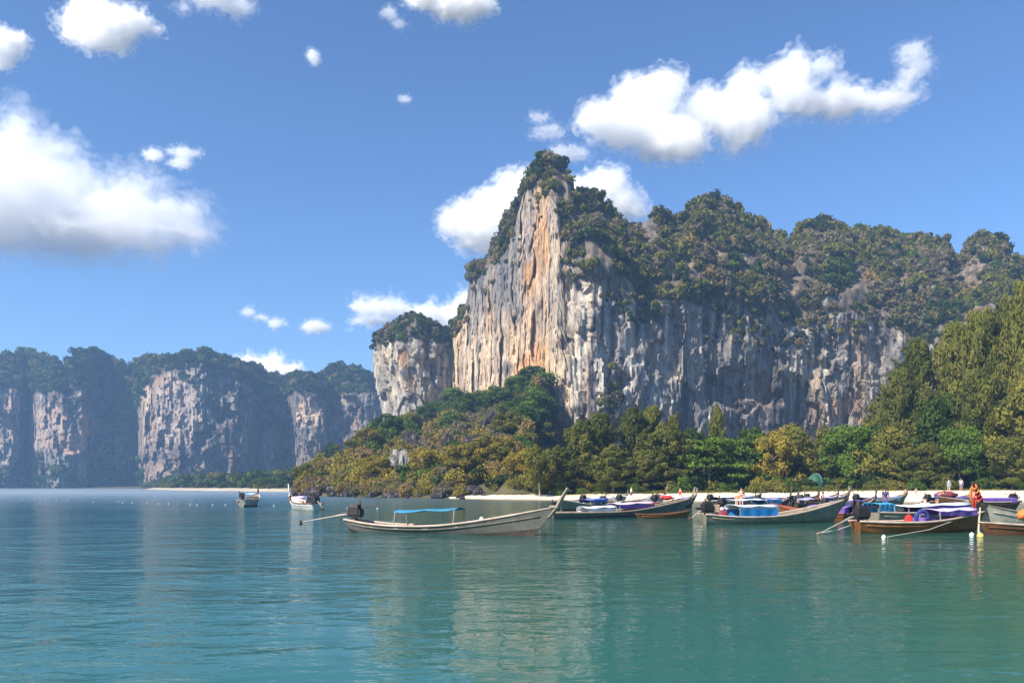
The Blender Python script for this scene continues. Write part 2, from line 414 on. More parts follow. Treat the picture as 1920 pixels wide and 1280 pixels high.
def pick_keys(P, weights, seed, sc=25.0):
    """kinds in drifts: weights {key: w} modulated by slow noise"""
    ks = list(weights); n = len(P); sc_ = []
    g = np.random.default_rng(seed)
    for i, k in enumerate(ks):
        nv = noise3(P[:, 0] / sc, P[:, 1] / sc, P[:, 2] / sc, seed + i * 31)
        sc_.append(np.log(weights[k] + 1e-6) + 1.6 * nv + g.gumbel(size=n) * 0.7)
    return [ks[i] for i in np.argmax(np.array(sc_), 0)]

# ------------------------------------------------------------------ sea
k = NT('sea_water')
co = k.coords((0.62, 1.0, 1.0), 'World')
n1 = k.noise(co, 0.45, 3, 0.5, 0.6); n2 = k.noise(k.coords((0.7, 1.25, 1), 'World'), 1.7, 3, 0.5, 0.5); n3 = k.noise(k.coords((1, 1.2, 1), 'World'), 5.0, 2, 0.5)
calm = k.ramp(k.noise(k.coords((0.016, 0.05, 1), 'World'), 1.0, 3, 0.5), [(0.35, (0.4, 0.4, 0.4)), (0.62, (1, 1, 1))])
h = k.math('ADD', k.math('MULTIPLY', n1, 0.80), k.math('ADD', k.math('MULTIPLY', n2, 0.32), k.math('MULTIPLY', n3, 0.04)))
sx_ = k.n('ShaderNodeSeparateXYZ'); k.l(k.coords((1, 1, 1), 'World'), sx_.inputs[0])
bz = k.n('ShaderNodeMapRange'); bz.inputs['From Min'].default_value = -7; bz.inputs['From Max'].default_value = -2; bz.inputs['To Min'].default_value = 1.25; bz.inputs['To Max'].default_value = 0.42; k.l(sx_.outputs[0], bz.inputs['Value'])
h = k.math('MULTIPLY', k.math('MULTIPLY', h, calm), bz.outputs[0])   # breezier on the open side, calmer under the trees
nb = k.bump(h, 1.0, 0.22)
deep = k.noise(k.coords((0.01, 0.02, 1), 'World'), 1.0, 3, 0.5)
body = k.ramp(deep, [(0.3, (0.007, 0.086, 0.106)), (0.7, (0.014, 0.116, 0.119))])
sh_ = k.n('ShaderNodeMapRange'); sh_.inputs['From Min'].default_value = -25; sh_.inputs['From Max'].default_value = 30; k.l(sx_.outputs[0], sh_.inputs['Value'])
body = k.mix(sh_.outputs[0], body, (0.046, 0.138, 0.086))   # shallower over sand towards the beach
df = k.n('ShaderNodeBsdfDiffuse'); k.l(body, df.inputs[0])
gl = k.n('ShaderNodeBsdfGlossy'); k.l(nb, gl.inputs['Normal'])
far = k.n('ShaderNodeMapRange'); far.inputs['From Min'].default_value = 35; far.inputs['From Max'].default_value = 220; far.inputs['To Min'].default_value = 0.035; far.inputs['To Max'].default_value = 0.42; k.l(sx_.outputs[1], far.inputs['Value']); k.l(far.outputs[0], gl.inputs['Roughness'])   # ripples too small to resolve far out
fr = k.n('ShaderNodeFresnel'); fr.inputs['IOR'].default_value = 1.33; k.l(nb, fr.inputs['Normal'])
mx = k.n('ShaderNodeMixShader'); k.l(fr.outputs[0], mx.inputs[0]); k.l(df.outputs[0], mx.inputs[1]); k.l(gl.outputs[0], mx.inputs[2])
k.l(mx.outputs[0], k.out.inputs['Surface'])
SEA = MB().grid([[(-1500 + 3000 * i / 20, -400 + 1850 * j / 20, 0) for j in range(21)] for i in range(21)]).build('sea', k.m)
props(SEA, 'teal sea with small ripples in the bay', kind='structure')
for p in SEA.data.polygons: pass

# ------------------------------------------------------------------ ground: shore, beach, headland, lowland
SHORE = [(-700, 770), (-480, 752), (-330, 700), (-227, 500), (-160, 385), (-78, 278), (-58, 240), (-48, 178), (-43, 160), (-30, 150), (-13, 129), (3, 113), (20, 102), (60, 93), (100, 86), (200, 70), (420, 45)]
HT = [(535, 908), (548, 897), (575, 878), (600, 860), (650, 850), (690, 815), (720, 790), (750, 775), (800, 775), (850, 745), (900, 738), (960, 715), (995, 690), (1010, 675), (1030, 700), (1045, 800), (1065, 880)]
HD = [(535, 168), (600, 185), (650, 205), (700, 240), (750, 330), (800, 372), (850, 375), (900, 355), (950, 330), (1010, 304), (1065, 290)]
def ground_h(x, y):
    x = np.asarray(x, float); y = np.asarray(y, float)
    s = y - interp(x, SHORE); px = CX + F * x / np.maximum(y, 1)
    z = np.where(s < 0, s * 0.06, np.where(s < 17, 0.082 * s, 1.394 + (s - 17) * 0.012))
    z = np.maximum(z, -1.6); z = np.minimum(z, 3.2)
    z = z + sstep(y, 150, 290) * 8.0 * sstep(px, 1020, 1080) * (s > 0)
    d = y; dt = interp(px, HD); zt = np.maximum(0, (HY - interp(px, HT)) / F * dt + CH - 2.0)
    ds = interp(x, SHORE)
    t = np.clip((d - ds - 7 * sstep(px, 845, 890)) / np.maximum(dt - ds, 6), 0, 1)
    st_ = np.minimum(zt * 0.25, 2.6); hz = st_ * sstep(t, 0, 0.05) + (zt - st_) * t ** 1.05
    back = 1 - sstep(d, dt + 8, dt + 75) * (1 - sstep(px, 705, 760))
    hz = hz * back * sstep(px, 530, 548) * (1 - sstep(px, 985 + np.clip((d - 210) * 0.55, 0, 50), 1020 + np.clip((d - 210) * 0.5, 0, 45)))
    hz = hz + 1.8 * fbm(x / 9, y / 9, 0, 4, 3) * np.clip(hz / 6, 0, 1)
    return np.maximum(z, np.where(hz > 0.05, hz, -10.0))
def axis(segs):
    out = []
    for a, b, st in segs: out += list(np.arange(a, b, st))
    return np.array(out + [segs[-1][1]])
gx = axis([(-700, -240, 12), (-240, -70, 4), (-70, 130, 1.25), (130, 250, 4), (250, 430, 10)])
gy = axis([(40, 75, 3), (75, 175, 1.1), (175, 330, 2.5), (330, 520, 5), (520, 900, 12)])
GX, GY = np.meshgrid(gx, gy, indexing='ij'); GZ = ground_h(GX, GY)
V = np.stack([GX, GY, GZ], -1).reshape(-1, 3); FC = grid_faces(len(gx), len(gy))
fc = V[FC].mean(1); FC = FC[V[FC][:, :, 2].max(1) > -1.2]; fc = V[FC].mean(1)
fs_ = fc[:, 1] - interp(fc[:, 0], SHORE); fpx = CX + F * fc[:, 0] / fc[:, 1]
headl = (fpx > 538) & (fpx < 1062) & (V[FC][:, :, 2].max(1) > 1.25)
SANDW = [(0, 10), (530, 14), (840, 1), (870, 5), (1000, 9), (1080, 10), (1200, 12), (1500, 15.5), (1900, 21), (2000, 21)]
sand = (fs_ < interp(fpx, SANDW) + 1.5 * fbm(fc[:, 0] / 5, fc[:, 1] / 5, 0, 5, 3)) & ~headl & ((fpx > 835) | (fpx < 545) & (fpx > 265))
def submesh(name, F_, mat):
    u, inv = np.unique(F_.ravel(), return_inverse=True)
    m = mesh_np(name, V[u], inv.reshape(-1, 4), True); m.materials.append(mat); o = bpy.data.objects.new(name, m); return link(o)
k = NT('beach_sand')
a = k.noise(k.coords((0.35, 0.9, 1), 'World'), 0.5, 6, 0.6); b = k.noise(k.coords((1, 1, 1), 'World'), 4.0, 5, 0.7)
z_ = k.n('ShaderNodeSeparateXYZ'); k.l(k.coords((1, 1, 1), 'World'), z_.inputs[0])
wet = k.ramp(k.math('ADD', z_.outputs[2], k.math('MULTIPLY', a, 0.22)), [(0.14, (0.30, 0.25, 0.18)), (0.30, (0.70, 0.60, 0.45))])
c = k.mix(0.5, wet, k.ramp(a, [(0.3, (0.8, 0.78, 0.74)), (0.7, (1.15, 1.13, 1.1))]), 'MULTIPLY')
k.bsdf(c, 0.9, 0, k.bump(b, 0.5, 0.05), 0.2); SAND = k.m
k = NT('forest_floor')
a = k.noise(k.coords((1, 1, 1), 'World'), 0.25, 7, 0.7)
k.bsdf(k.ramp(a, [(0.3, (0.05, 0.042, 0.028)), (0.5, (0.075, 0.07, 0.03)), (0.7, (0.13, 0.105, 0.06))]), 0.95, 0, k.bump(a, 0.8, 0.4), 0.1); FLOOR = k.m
nearb = fc[:, 1] < 200
props(submesh('beach', FC[sand & nearb], SAND), 'pale sand beach behind the row of longtail boats', kind='structure')
props(submesh('far_beach', FC[sand & ~nearb], mat_plain('far_sand', (0.42, 0.36, 0.27), 0.9, 0.2, 0.05)), 'thin strip of distant sand below the far forest', kind='structure')
props(submesh('ground', FC[~sand], FLOOR), 'shaded ground under the trees and scrub', kind='structure')

# ------------------------------------------------------------------ limestone cliffs
ROCK = mat_rock('limestone', 0.45, 0.5); ROCK_FAR = mat_rock('limestone_far', 0.25, 0.6)
def curtain(ctrl, top, veg, B, ds, n1, n2, seed, amp=1.0, base=-2.0, over=0.0, cavez=None):
    """rock wall along a plan line, a scrub slope above its edge and a back side; returns the point grid and its coordinates"""
    c = np.array(ctrl, float); X = (c[:, 0] - CX) / F * c[:, 1]; Y = c[:, 1]
    seg = np.hypot(np.diff(X), np.diff(Y)); ac = np.concatenate([[0], np.cumsum(seg)])
    s = np.arange(0, ac[-1], ds); x = np.interp(s, ac, X); y = np.interp(s, ac, Y)
    kk = max(3, int(6 / ds)) | 1; ker = np.ones(kk) / kk
    pad = lambda q: np.convolve(np.concatenate([np.full(kk // 2, q[0]), q, np.full(kk // 2, q[-1])]), ker, 'valid')
    x = pad(x); y = pad(y); px = CX + F * x / y
    rl = np.hypot(x, y); rx, ry = x / rl, y / rl
    b_ = interp(px, B); ht = CH + (HY - interp(px, top)) / F * (y + b_ * ry); hv = CH + (HY - interp(px, veg)) / F * y
    hv = np.minimum(hv, ht - 4)
    rows_z = []; rows_b = []; kind = []
    for j in range(n1 + 1):
        t = j / n1; rows_z.append(base + (hv - base) * t)
        rows_b.append(over * (-np.sin(np.pi * t) ** 2 + 0.7 * (1 - t) ** 3) * np.ones_like(s)); kind.append(0)
    for j in range(1, n2 + 1):
        w = j / n2; rows_z.append(hv + (ht - hv) * w ** 0.85); rows_b.append(b_ * w ** 1.35); kind.append(1)
    for q, (zf, bb) in enumerate([(0.97, 8), (0.85, 20), (0.6, 32), (0.3, 40), (-0.02, 45)]):
        rows_z.append(base + (ht - base) * zf); rows_b.append(b_ + bb); kind.append(2)
    Z = np.array(rows_z).T; Bk = np.array(rows_b).T; Kd = np.tile(np.array(kind), (len(s), 1))
    SS = np.tile(s[:, None], (1, Z.shape[1])); PX = np.tile(px[:, None], (1, Z.shape[1]))
    T = np.clip((Z - base) / np.maximum(hv - base, 1)[:, None], 0, 1)
    warp = 6 * fbm(SS / 40, Z / 40, 0, seed + 9, 2)
    but = 5.5 * fbm((SS + warp) / 34, Z / 150, 0, seed, 3)                       # buttresses
    flu = (0.55 + 0.45 * sstep(px, 1035, 1080))[:, None] * (1 - 2 * np.abs(noise3((SS + warp * .5) / 7.5, Z / 55, 3, seed + 1)))     # flutes
    flu2 = 0.55 * (1 - 2 * np.abs(noise3((SS + warp * .3) / 2.8, Z / 22, 7, seed + 2)))
    rough = 2.4 * fbm(SS / 9, Z / 15, 0, seed + 3, 5, 0.6) + 1.5 * (0.4 - np.abs(noise3((SS + warp) / 11, Z / 24, 5, seed + 31)) - 0.6 * np.abs(noise3(SS / 5, Z / 9, 8, seed + 32)))
    xw = SS + 5 * fbm(SS / 16, Z / 16, 21, seed + 41, 3); zw = Z + 6 * fbm(SS / 16, Z / 16, 23, seed + 42, 3)
    rough = 0.7 * rough + (0.95 + 1.4 * sstep(px, 1035, 1080) - 0.7 * sstep(px, 1130, 1200))[:, None] * facets(xw / 11, zw / 24, seed + 43) + 1.2 * facets(xw / 4.6, zw / 9.5, seed + 44) + 0.5 * facets(xw / 2.2, zw / 4.2, seed + 45)
    ledge = 1.1 * np.maximum(0, fbm(SS / 30, Z / 7, 4, seed + 4, 2)) * 2
    hol = -6.0 * sstep(fbm(SS / 18, Z / 20, 9, seed + 6, 4), 0.22, 0.42) * np.sin(np.pi * np.clip(T, 0, 1))   # hollows
    rockd = but + flu + flu2 + rough + ledge + hol
    vegd = 0.9 * but + 8.5 * fbm(SS / 22, Z / 22, Bk / 24, seed + 5, 4) + 2.2 * fbm(SS / 7, Z / 7, Bk / 7, seed + 8, 3)
    mixk = np.where(Kd == 0, 0.0, 1.0)
    mixk = np.maximum(mixk, sstep(T, 0.93, 1.0) * 0.5)
    out = amp * (rockd * (1 - mixk) + vegd * mixk) * np.where(Kd == 2, 0.5, 1)
    rr = Bk - out
    XX = x[:, None] + rx[:, None] * rr; YY = y[:, None] + ry[:, None] * rr
    ZZ = Z + np.where(Kd >= 1, amp * 1.5 * fbm(SS / 6, Bk / 6, 2, seed + 12, 3), 0)
    P = np.stack([XX, YY, ZZ], -1)
    return dict(P=P, s=SS, px=PX, z=Z, T=T, kd=Kd, d=YY, but=but, hol=hol, py=HY - (Z - CH) * F / np.maximum(YY, 1), n=len(s), m=Z.shape[1], relief=rockd)
def lerp3(c, f, col): return c * (1 - f[..., None]) + np.array(col) * f[..., None]
def spot(A, px, py, rx, ry, seed=0, soft=0.5):
    """a stain with a ragged edge at a place on the wall"""
    q = ((A['px'] - px) / rx) ** 2 + ((A['py'] - py) / ry) ** 2
    return sstep(1.25 - q + 0.9 * fbm(A['s'] / 8, A['z'] / 22, seed, 50 + seed, 4), 0.0, soft)
def rock_tint(A, seed, base=(0.30, 0.29, 0.28)):
    s, z = A['s'], A['z']
    c = np.ones(s.shape + (3,)) * np.array(base)
    c = lerp3(c, sstep(fbm(s / 16, z / 45, 0, seed + 20, 4), -0.1, 0.35) * 0.8, (0.40, 0.36, 0.31))
    c = lerp3(c, sstep(fbm(s / 9, z / 60, 3, seed + 21, 4), 0.0, 0.4) * 0.75, (0.18, 0.19, 0.22))
    st = sstep(noise3(s / 2.2, z / 70, 1, seed + 22) + 0.7 * fbm(s / 14, z / 30, 2, seed + 23, 3), 0.18, 0.62)
    c = lerp3(c, st * 0.75, (0.085, 0.088, 0.10))
    pale = sstep(noise3(s / 1.8, z / 55, 5, seed + 24) + 0.6 * fbm(s / 20, z / 25, 6, seed + 25, 3), 0.35, 0.75)
    return lerp3(c, pale * 0.35, (0.50, 0.47, 0.43))
def make_cliff(name, A, tint, mat, label):
    m = mesh_np(name, A['P'].reshape(-1, 3), grid_faces(A['n'], A['m'])[:, ::-1], False)
    add_col(m, 'tint', np.clip(tint, 0.01, 0.8).reshape(-1, 3)); m.materials.append(mat)
    o = bpy.data.objects.new(name, m); link(o); return props(o, label, kind='structure')
def scatter_on(A, dens, n, seed):
    """n points on the curtain by density per area; returns points and grid indices"""
    P = A['P']; e1 = np.gradient(P, axis=0); e2 = np.gradient(P, axis=1)
    ar = np.linalg.norm(np.cross(e1, e2), axis=-1) * dens; g = np.random.default_rng(seed)
    k = g.choice(ar.size, n, p=(ar / ar.sum()).ravel()); i, j = np.unravel_index(k, ar.shape)
    return P[i, j] + e1[i, j] * g.uniform(-.5, .5, (n, 1)) + e2[i, j] * g.uniform(-.5, .5, (n, 1)), i, j

# main massif
M_CTRL = [(780, 500), (842, 425), (900, 378), (975, 333), (1015, 311), (1028, 298), (1046, 289), (1080, 286), (1115, 286), (1160, 291), (1250, 303), (1400, 321), (1550, 337), (1650, 349), (1750, 345), (1850, 338), (2000, 330), (2150, 345), (2300, 420)]
M_TOP = [(780, 700), (838, 640), (846, 622), (862, 606), (876, 560), (882, 508), (915, 478), (940, 440), (955, 395), (973, 378), (984, 348), (994, 322), (1007, 311), (1030, 308), (1052, 314), (1066, 334), (1078, 356), (1112, 358), (1146, 382), (1163, 424), (1200, 420), (1232, 402), (1262, 428), (1288, 408), (1300, 380), (1320, 367), (1352, 376), (1400, 406), (1450, 438), (1484, 466), (1500, 430), (1560, 412), (1600, 434), (1650, 429), (1690, 446), (1740, 438), (1772, 450), (1784, 488), (1800, 486), (1822, 456), (1850, 440), (1880, 452), (1905, 496), (1925, 500), (1960, 470), (2050, 500), (2150, 600), (2300, 800)]
M_VEG = [(780, 720), (845, 640), (862, 625), (885, 535), (915, 505), (950, 470), (968, 402), (985, 352), (1000, 348), (1020, 356), (1045, 385), (1062, 480), (1085, 530), (1150, 548), (1250, 562), (1310, 575), (1370, 560), (1420, 582), (1480, 612), (1530, 600), (1600, 585), (1650, 605), (1720, 655), (1790, 640), (1900, 630), (2150, 700), (2300, 830)]
M_B = [(780, 5), (846, 6), (960, 9), (1000, 10), (1060, 14), (1120, 26), (1250, 40), (1500, 50), (2300, 50)]
A = curtain(M_CTRL, M_TOP, M_VEG, M_B, 0.75, 92, 44, 3, 1.0, -2.0, 3.0)
px, py, s_, z_ = A['px'], A['py'], A['s'], A['z']
left = 1 - sstep(px, 1035, 1075); right = 1 - left
c = rock_tint(A, 3)
# left face: cream below, grey weathered above; orange flank beside the prow; cream prow
c = lerp3(c, left * sstep(py + 60 * fbm(s_ / 10, z_ / 40, 0, 77, 4), 540, 640) * 0.85, (0.60, 0.47, 0.33))
c = lerp3(c, left * sstep(fbm(s_ / 13, z_ / 30, 3, 177, 4), 0.02, 0.4) * 0.7, (0.46, 0.31, 0.18))
c = lerp3(c, left * sstep(fbm(s_ / 6, z_ / 26, 7, 178, 4), 0.1, 0.4) * 0.6, (0.15, 0.145, 0.15))
c = lerp3(c, left * (1 - sstep(py + 60 * fbm(s_ / 6, z_ / 60, 0, 78, 4), 520, 640)) * (1 - sstep(px, 965, 985)) * 0.7, (0.17, 0.165, 0.165))
org = sstep(px, 968, 986) * (1 - sstep(px, 1034, 1052)) * (0.55 + 0.8 * fbm(s_ / 9, z_ / 26, 4, 80, 4))
c = lerp3(c, np.clip(org, 0, 0.9), (0.54, 0.38, 0.24))
c = lerp3(c, np.clip(sstep(px, 1022, 1040) * (1 - sstep(px, 1095, 1150)) * (0.65 + 0.6 * fbm(s_ / 7, z_ / 30, 5, 81, 4)) * sstep(py, 400, 470), 0, 0.9), (0.64, 0.52, 0.37))
for q in [(1000, 690, 26, 34, (0.56, 0.32, 0.15)), (985, 700, 14, 22, (0.57, 0.33, 0.16)), (1012, 655, 16, 16, (0.55, 0.32, 0.15)), (1015, 460, 14, 60, (0.52, 0.32, 0.17)), (995, 520, 12, 40, (0.5, 0.28, 0.12)),
          (952, 690, 13, 22, (0.12, 0.12, 0.13)), (1045, 800, 16, 30, (0.42, 0.24, 0.14)), (1100, 700, 40, 40, (0.42, 0.37, 0.30)), (1215, 690, 50, 60, (0.36, 0.36, 0.36)), (1265, 700, 22, 16, (0.50, 0.46, 0.40)),
          (1240, 765, 30, 30, (0.44, 0.44, 0.44)), (1305, 690, 30, 60, (0.42, 0.40, 0.36)), (1430, 735, 16, 40, (0.24, 0.11, 0.07)), (1500, 690, 34, 40, (0.26, 0.235, 0.20)), (1545, 700, 30, 60, (0.25, 0.225, 0.19)),
          (1610, 630, 22, 16, (0.50, 0.36, 0.20)), (1590, 770, 40, 26, (0.44, 0.24, 0.14)), (1545, 775, 40, 20, (0.36, 0.22, 0.17)), (1640, 700, 20, 40, (0.42, 0.36, 0.30)), (1620, 760, 14, 30, (0.50, 0.36, 0.22))]:
    c = lerp3(c, spot(A, q[0], q[1], q[2], q[3], int(q[0]) % 13) * 0.8, q[4])
soil = (A['kd'] >= 1) * 1.0
c = lerp3(c, right * (A['kd'] == 0) * (0.42 + 0.45 * fbm(s_ / 24, z_ / 40, 0, 191, 3)) * sstep(px, 1095, 1170), (0.145, 0.135, 0.132))
c = lerp3(c, right * sstep(fbm(s_ / 12, z_ / 34, 2, 193, 4), 0.12, 0.42) * 0.6, (0.32, 0.245, 0.17))
c = lerp3(c, right * sstep(noise3(s_ / 2.6, z_ / 90, 1, 196) + 0.8 * fbm(s_ / 16, z_ / 40, 2, 197, 3), 0.15, 0.5) * 0.85, (0.065, 0.064, 0.07))
c = lerp3(c, right * sstep(noise3(s_ / 1.9, z_ / 80, 5, 198) + 0.7 * fbm(s_ / 18, z_ / 30, 6, 199, 3), 0.3, 0.6) * 0.75, (0.50, 0.48, 0.45))
c = lerp3(c, np.clip(soil * (0.85 + 0.6 * fbm(s_ / 10, z_ / 10, 0, 90, 3)), 0, 0.95), (0.15, 0.122, 0.095))
make_cliff('limestone_cliff', A, c, ROCK, 'tall limestone cliff with an orange streaked prow and grey face above the beach trees')
dens = np.where(A['kd'] == 1, 1.0, 0.0) * np.clip(0.85 + 1.7 * fbm(s_ / 12, z_ / 12, 0, 91, 3), 0.06, 1.6)
dens = np.where((A['kd'] == 2), 0.25 * (A['T'] > 0.9) * (py < interp(px, M_TOP) + 12), dens)
dens = dens + (A['kd'] == 0) * (0.35 * right + 0.08) * sstep(A['T'] + 0.25 * fbm(s_ / 14, z_ / 10, 0, 92, 3), 0.86, 1.02)
dens = dens + (A['kd'] == 0) * 0.02 * sstep(fbm(s_ / 7, z_ / 7, 1, 93, 3), 0.2, 0.5) * right
dens = dens + (A['kd'] == 0) * 0.7 * spot(A, 1140, 765, 26, 40, 3) + (A['kd'] == 0) * 0.12 * sstep(py, 470, 430) * (px > 870) * (px < 968)
Pp, ii, jj = scatter_on(A, dens, 8600, 5)
sz = 1.1 + 3.3 * np.random.default_rng(2).random(len(Pp)) ** 2.2 * np.where(A['kd'][ii, jj] == 0, 0.6, 1.0)
keys = pick_keys(Pp, {'dark': 0.8, 'green': 0.5, 'olive': 2.4, 'dry': 1.6, 'yellow': 0.05, 'tan': 0.25}, 7, 16)
Pp[:, 2] -= sz * 0.25
scrub('cliff_scrub', Pp, sz, keys, 'dense dry and green scrub covering the top of the tall cliff', 3)

# free standing tower left of it
def tower(cx, cy, top_z, base_z, seed, ds=0.8):
    na, nz = 190, 90; a = np.linspace(0, 2 * np.pi, na); zz = np.linspace(0, 1, nz)
    Aa, T = np.meshgrid(a, zz, indexing='ij'); h = top_z - base_z
    prof = np.interp(T, [0, 0.25, 0.5, 0.72, 0.80, 0.88, 0.95, 1.0], [0.80, 0.84, 0.96, 1.06, 1.0, 0.84, 0.52, 0.0])
    Rr = 18.0 * prof; ca, sa = np.cos(Aa), np.sin(Aa); z = base_z + h * T
    sN = Aa * 18
    nx, ny = ca * 18, sa * 18
    dsp = 3.2 * fbm(nx / 16, ny / 16, z / 60, seed, 3) + 1.6 * (1 - 2 * np.abs(noise3(nx / 7, ny / 7, z / 45, seed + 1))) + 1.0 * fbm(nx / 5, ny / 5, z / 8, seed + 2, 4)
    dsp = dsp * 0.75 + 1.9 * facets(sN / 8 + 0.6 * fbm(nx / 9, ny / 9, z / 14, seed + 7, 3), z / 17 + 0.6 * fbm(nx / 9, ny / 9, z / 14, seed + 8, 3), seed + 9) + 1.0 * facets(sN / 3.6, z / 7, seed + 10)
    dsp = dsp * np.clip(prof * 1.3, 0, 1)
    x = cx + ca * (Rr * 1.0 + dsp) - (1 - T) * 0.0 + (1 - T) * 3.0; y = cy + sa * (Rr * 0.9 + dsp)
    zc = z + (T > 0.75) * 2.0 * fbm(nx / 6, ny / 6, z / 6, seed + 4, 3)
    P = np.stack([x, y, zc], -1)
    return dict(P=P, s=sN, z=z, T=T, px=CX + F * x / y, py=HY - (z - CH) * F / y, n=na, m=nz, kd=(T > 0.76).astype(int), d=y)
A = tower(wx(774, 425), 425, CH + (HY - 590) / F * 425, 22, 41)
c = rock_tint(A, 41, (0.33, 0.31, 0.28))
for q in [(755, 672, 12, 22, (0.52, 0.30, 0.14)), (765, 715, 14, 18, (0.46, 0.34, 0.22)), (722, 660, 14, 50, (0.46, 0.41, 0.33)), (740, 730, 20, 30, (0.40, 0.36, 0.31))]:
    c = lerp3(c, spot(A, q[0], q[1], q[2], q[3], int(q[0]) % 13) * 0.85, q[4])
c = lerp3(c, (A['kd'] == 1) * 0.7, (0.10, 0.09, 0.075))
make_cliff('limestone_tower', A, c, ROCK, 'lone limestone tower with a scrub cap left of the tall cliff')
dens = (A['kd'] == 1) * 1.0 + 0.5 * (A['kd'] == 0) * sstep(A['T'] + 0.14 * fbm(A['s'] / 7, A['z'] / 7, 0, 94, 3), 0.70, 0.80) + 0.04 * (A['kd'] == 0) * (np.cos(A['s'] / 18) > 0.2)
Pp, ii, jj = scatter_on(A, dens, 620, 6); sz = np.random.default_rng(3).uniform(1.1, 2.6, len(Pp)) * np.where(A['kd'][ii, jj] == 0, 0.65, 1)
Pp[:, 2] -= sz * 0.25
scrub('tower_scrub', Pp, sz, pick_keys(Pp, {'dark': 1.6, 'green': 0.6, 'olive': 0.9, 'dry': 0.9}, 8, 14), 'dark scrub capping the lone limestone tower', 4)

# far cliffs across the bay
FC_CTRL = [(-420, 790), (-300, 735), (-120, 742), (-60, 728), (20, 730), (36, 738), (50, 772), (66, 736), (110, 718), (158, 724), (180, 756), (205, 772), (232, 764), (256, 772), (270, 728), (300, 712), (380, 708), (440, 718), (466, 736), (486, 766), (510, 760), (538, 775), (554, 748), (575, 738), (605, 746), (622, 768), (650, 760), (700, 768), (720, 790), (800, 810), (900, 830), (1000, 840)]
FC_TOP = [(-420, 690), (-200, 660), (-60, 680), (0, 668), (50, 660), (80, 671), (120, 688), (140, 663), (175, 656), (215, 675), (240, 693), (265, 673), (300, 671), (335, 671), (355, 660), (372, 658), (405, 668), (430, 678), (480, 688), (530, 708), (560, 703), (600, 703), (630, 686), (660, 688), (690, 703), (715, 708), (760, 715), (1000, 760)]
FC_VEG = [(-420, 740), (0, 728), (40, 735), (60, 742), (110, 738), (160, 735), (185, 790), (250, 800), (265, 735), (290, 700), (370, 690), (440, 700), (470, 730), (520, 760), (552, 735), (575, 745), (605, 750), (640, 740), (700, 735), (1000, 800)]
A = curtain(FC_CTRL, FC_TOP, FC_VEG, [(-420, 40), (1000, 40)], 1.7, 60, 26, 61, 1.5, -2.0, 4.0)
s_, z_, px, py = A['s'], A['z'], A['px'], A['py']
c = rock_tint(A, 61, (0.20, 0.16, 0.135)) * 0.72
c = lerp3(c, sstep(fbm(s_ / 30, z_ / 30, 0, 66, 4), 0.0, 0.4) * 0.5, (0.40, 0.29, 0.23))
for q in [(275, 745, 10, 26, (0.55, 0.42, 0.30)), (575, 775, 22, 26, (0.58, 0.44, 0.33)), (90, 800, 40, 40, (0.40, 0.29, 0.23)), (130, 830, 40, 20, (0.42, 0.27, 0.2)), (20, 760, 16, 60, (0.42, 0.30, 0.23)), (330, 770, 50, 60, (0.40, 0.33, 0.29))]:
    c = lerp3(c, spot(A, q[0], q[1], q[2], q[3], int(q[0]) % 13) * 0.7, q[4])
c = lerp3(c, (A['kd'] >= 1) * 0.8, (0.06, 0.06, 0.045))
make_cliff('far_cliff', A, c, ROCK_FAR, 'long wall of hazy limestone buttresses across the bay')
rec = sstep(A['d'] + 14 * fbm(s_ / 20, z_ / 40, 0, 195, 3), 752, 768) * (px > 30) * (px < 640)
dens = (A['kd'] == 1) * 1.0 + (A['kd'] == 0) * (0.8 * rec * (0.45 + 1.3 * fbm(s_ / 20, z_ / 20, 0, 95, 3)).clip(0, 1)
        + 0.5 * sstep(A['T'] + 0.35 * fbm(s_ / 24, z_ / 24, 0, 96, 3), 0.9, 1.05)
        + 0.8 * sstep(-A['T'] + 0.25 * fbm(s_ / 30, z_ / 30, 0, 97, 3), -0.16, -0.04)
        + 0.9 * sstep(-A['T'] + 0.25 * fbm(s_ / 30, z_ / 30, 0, 98, 3), -0.32, -0.2) * ((px < 135) | (px > 165) & (px < 270))).clip(0, 1)
Pp, ii, jj = scatter_on(A, dens, 5200, 7); sz = (2.0 + 5.0 * np.random.default_rng(4).random(len(Pp)) ** 2) * np.where(A['kd'][ii, jj] == 0, 0.85, 1)
Pp[:, 2] -= sz * 0.3
scrub('far_cliff_forest', Pp, sz, pick_keys(Pp, {'dark': 2.0, 'green': 0.9, 'olive': 0.6, 'dry': 0.35}, 9, 40), 'dark forest on top of and between the far cliffs', 5)

# lowland forest behind the distant strip of sand
g = np.random.default_rng(21); n = 2600
lx = g.uniform(-330, -40, n * 3); ly = g.uniform(250, 720, n * 3); s0 = ly - interp(lx, SHORE); lp = CX + F * lx / ly
ok = (s0 > 13) & (s0 < 190) & (lp > 265) & (lp < 720) & (ground_h(lx, ly) < 4.0); lx, ly, s0 = lx[ok][:n], ly[ok][:n], s0[ok][:n]
hh = g.uniform(2.0, 4.2, len(lx)) * (0.55 + 0.45 * sstep(s0, 12, 45))
Pp = np.stack([lx, ly, ground_h(lx, ly) + hh * g.uniform(0.0, 1.1, len(lx)) * sstep(s0, 14, 40)], 1)
scrub('lowland_forest', Pp, hh, pick_keys(Pp, {'dark': 1.2, 'green': 1.6, 'olive': 0.9}, 10, 25), 'low green forest behind the distant strip of sand', 6)
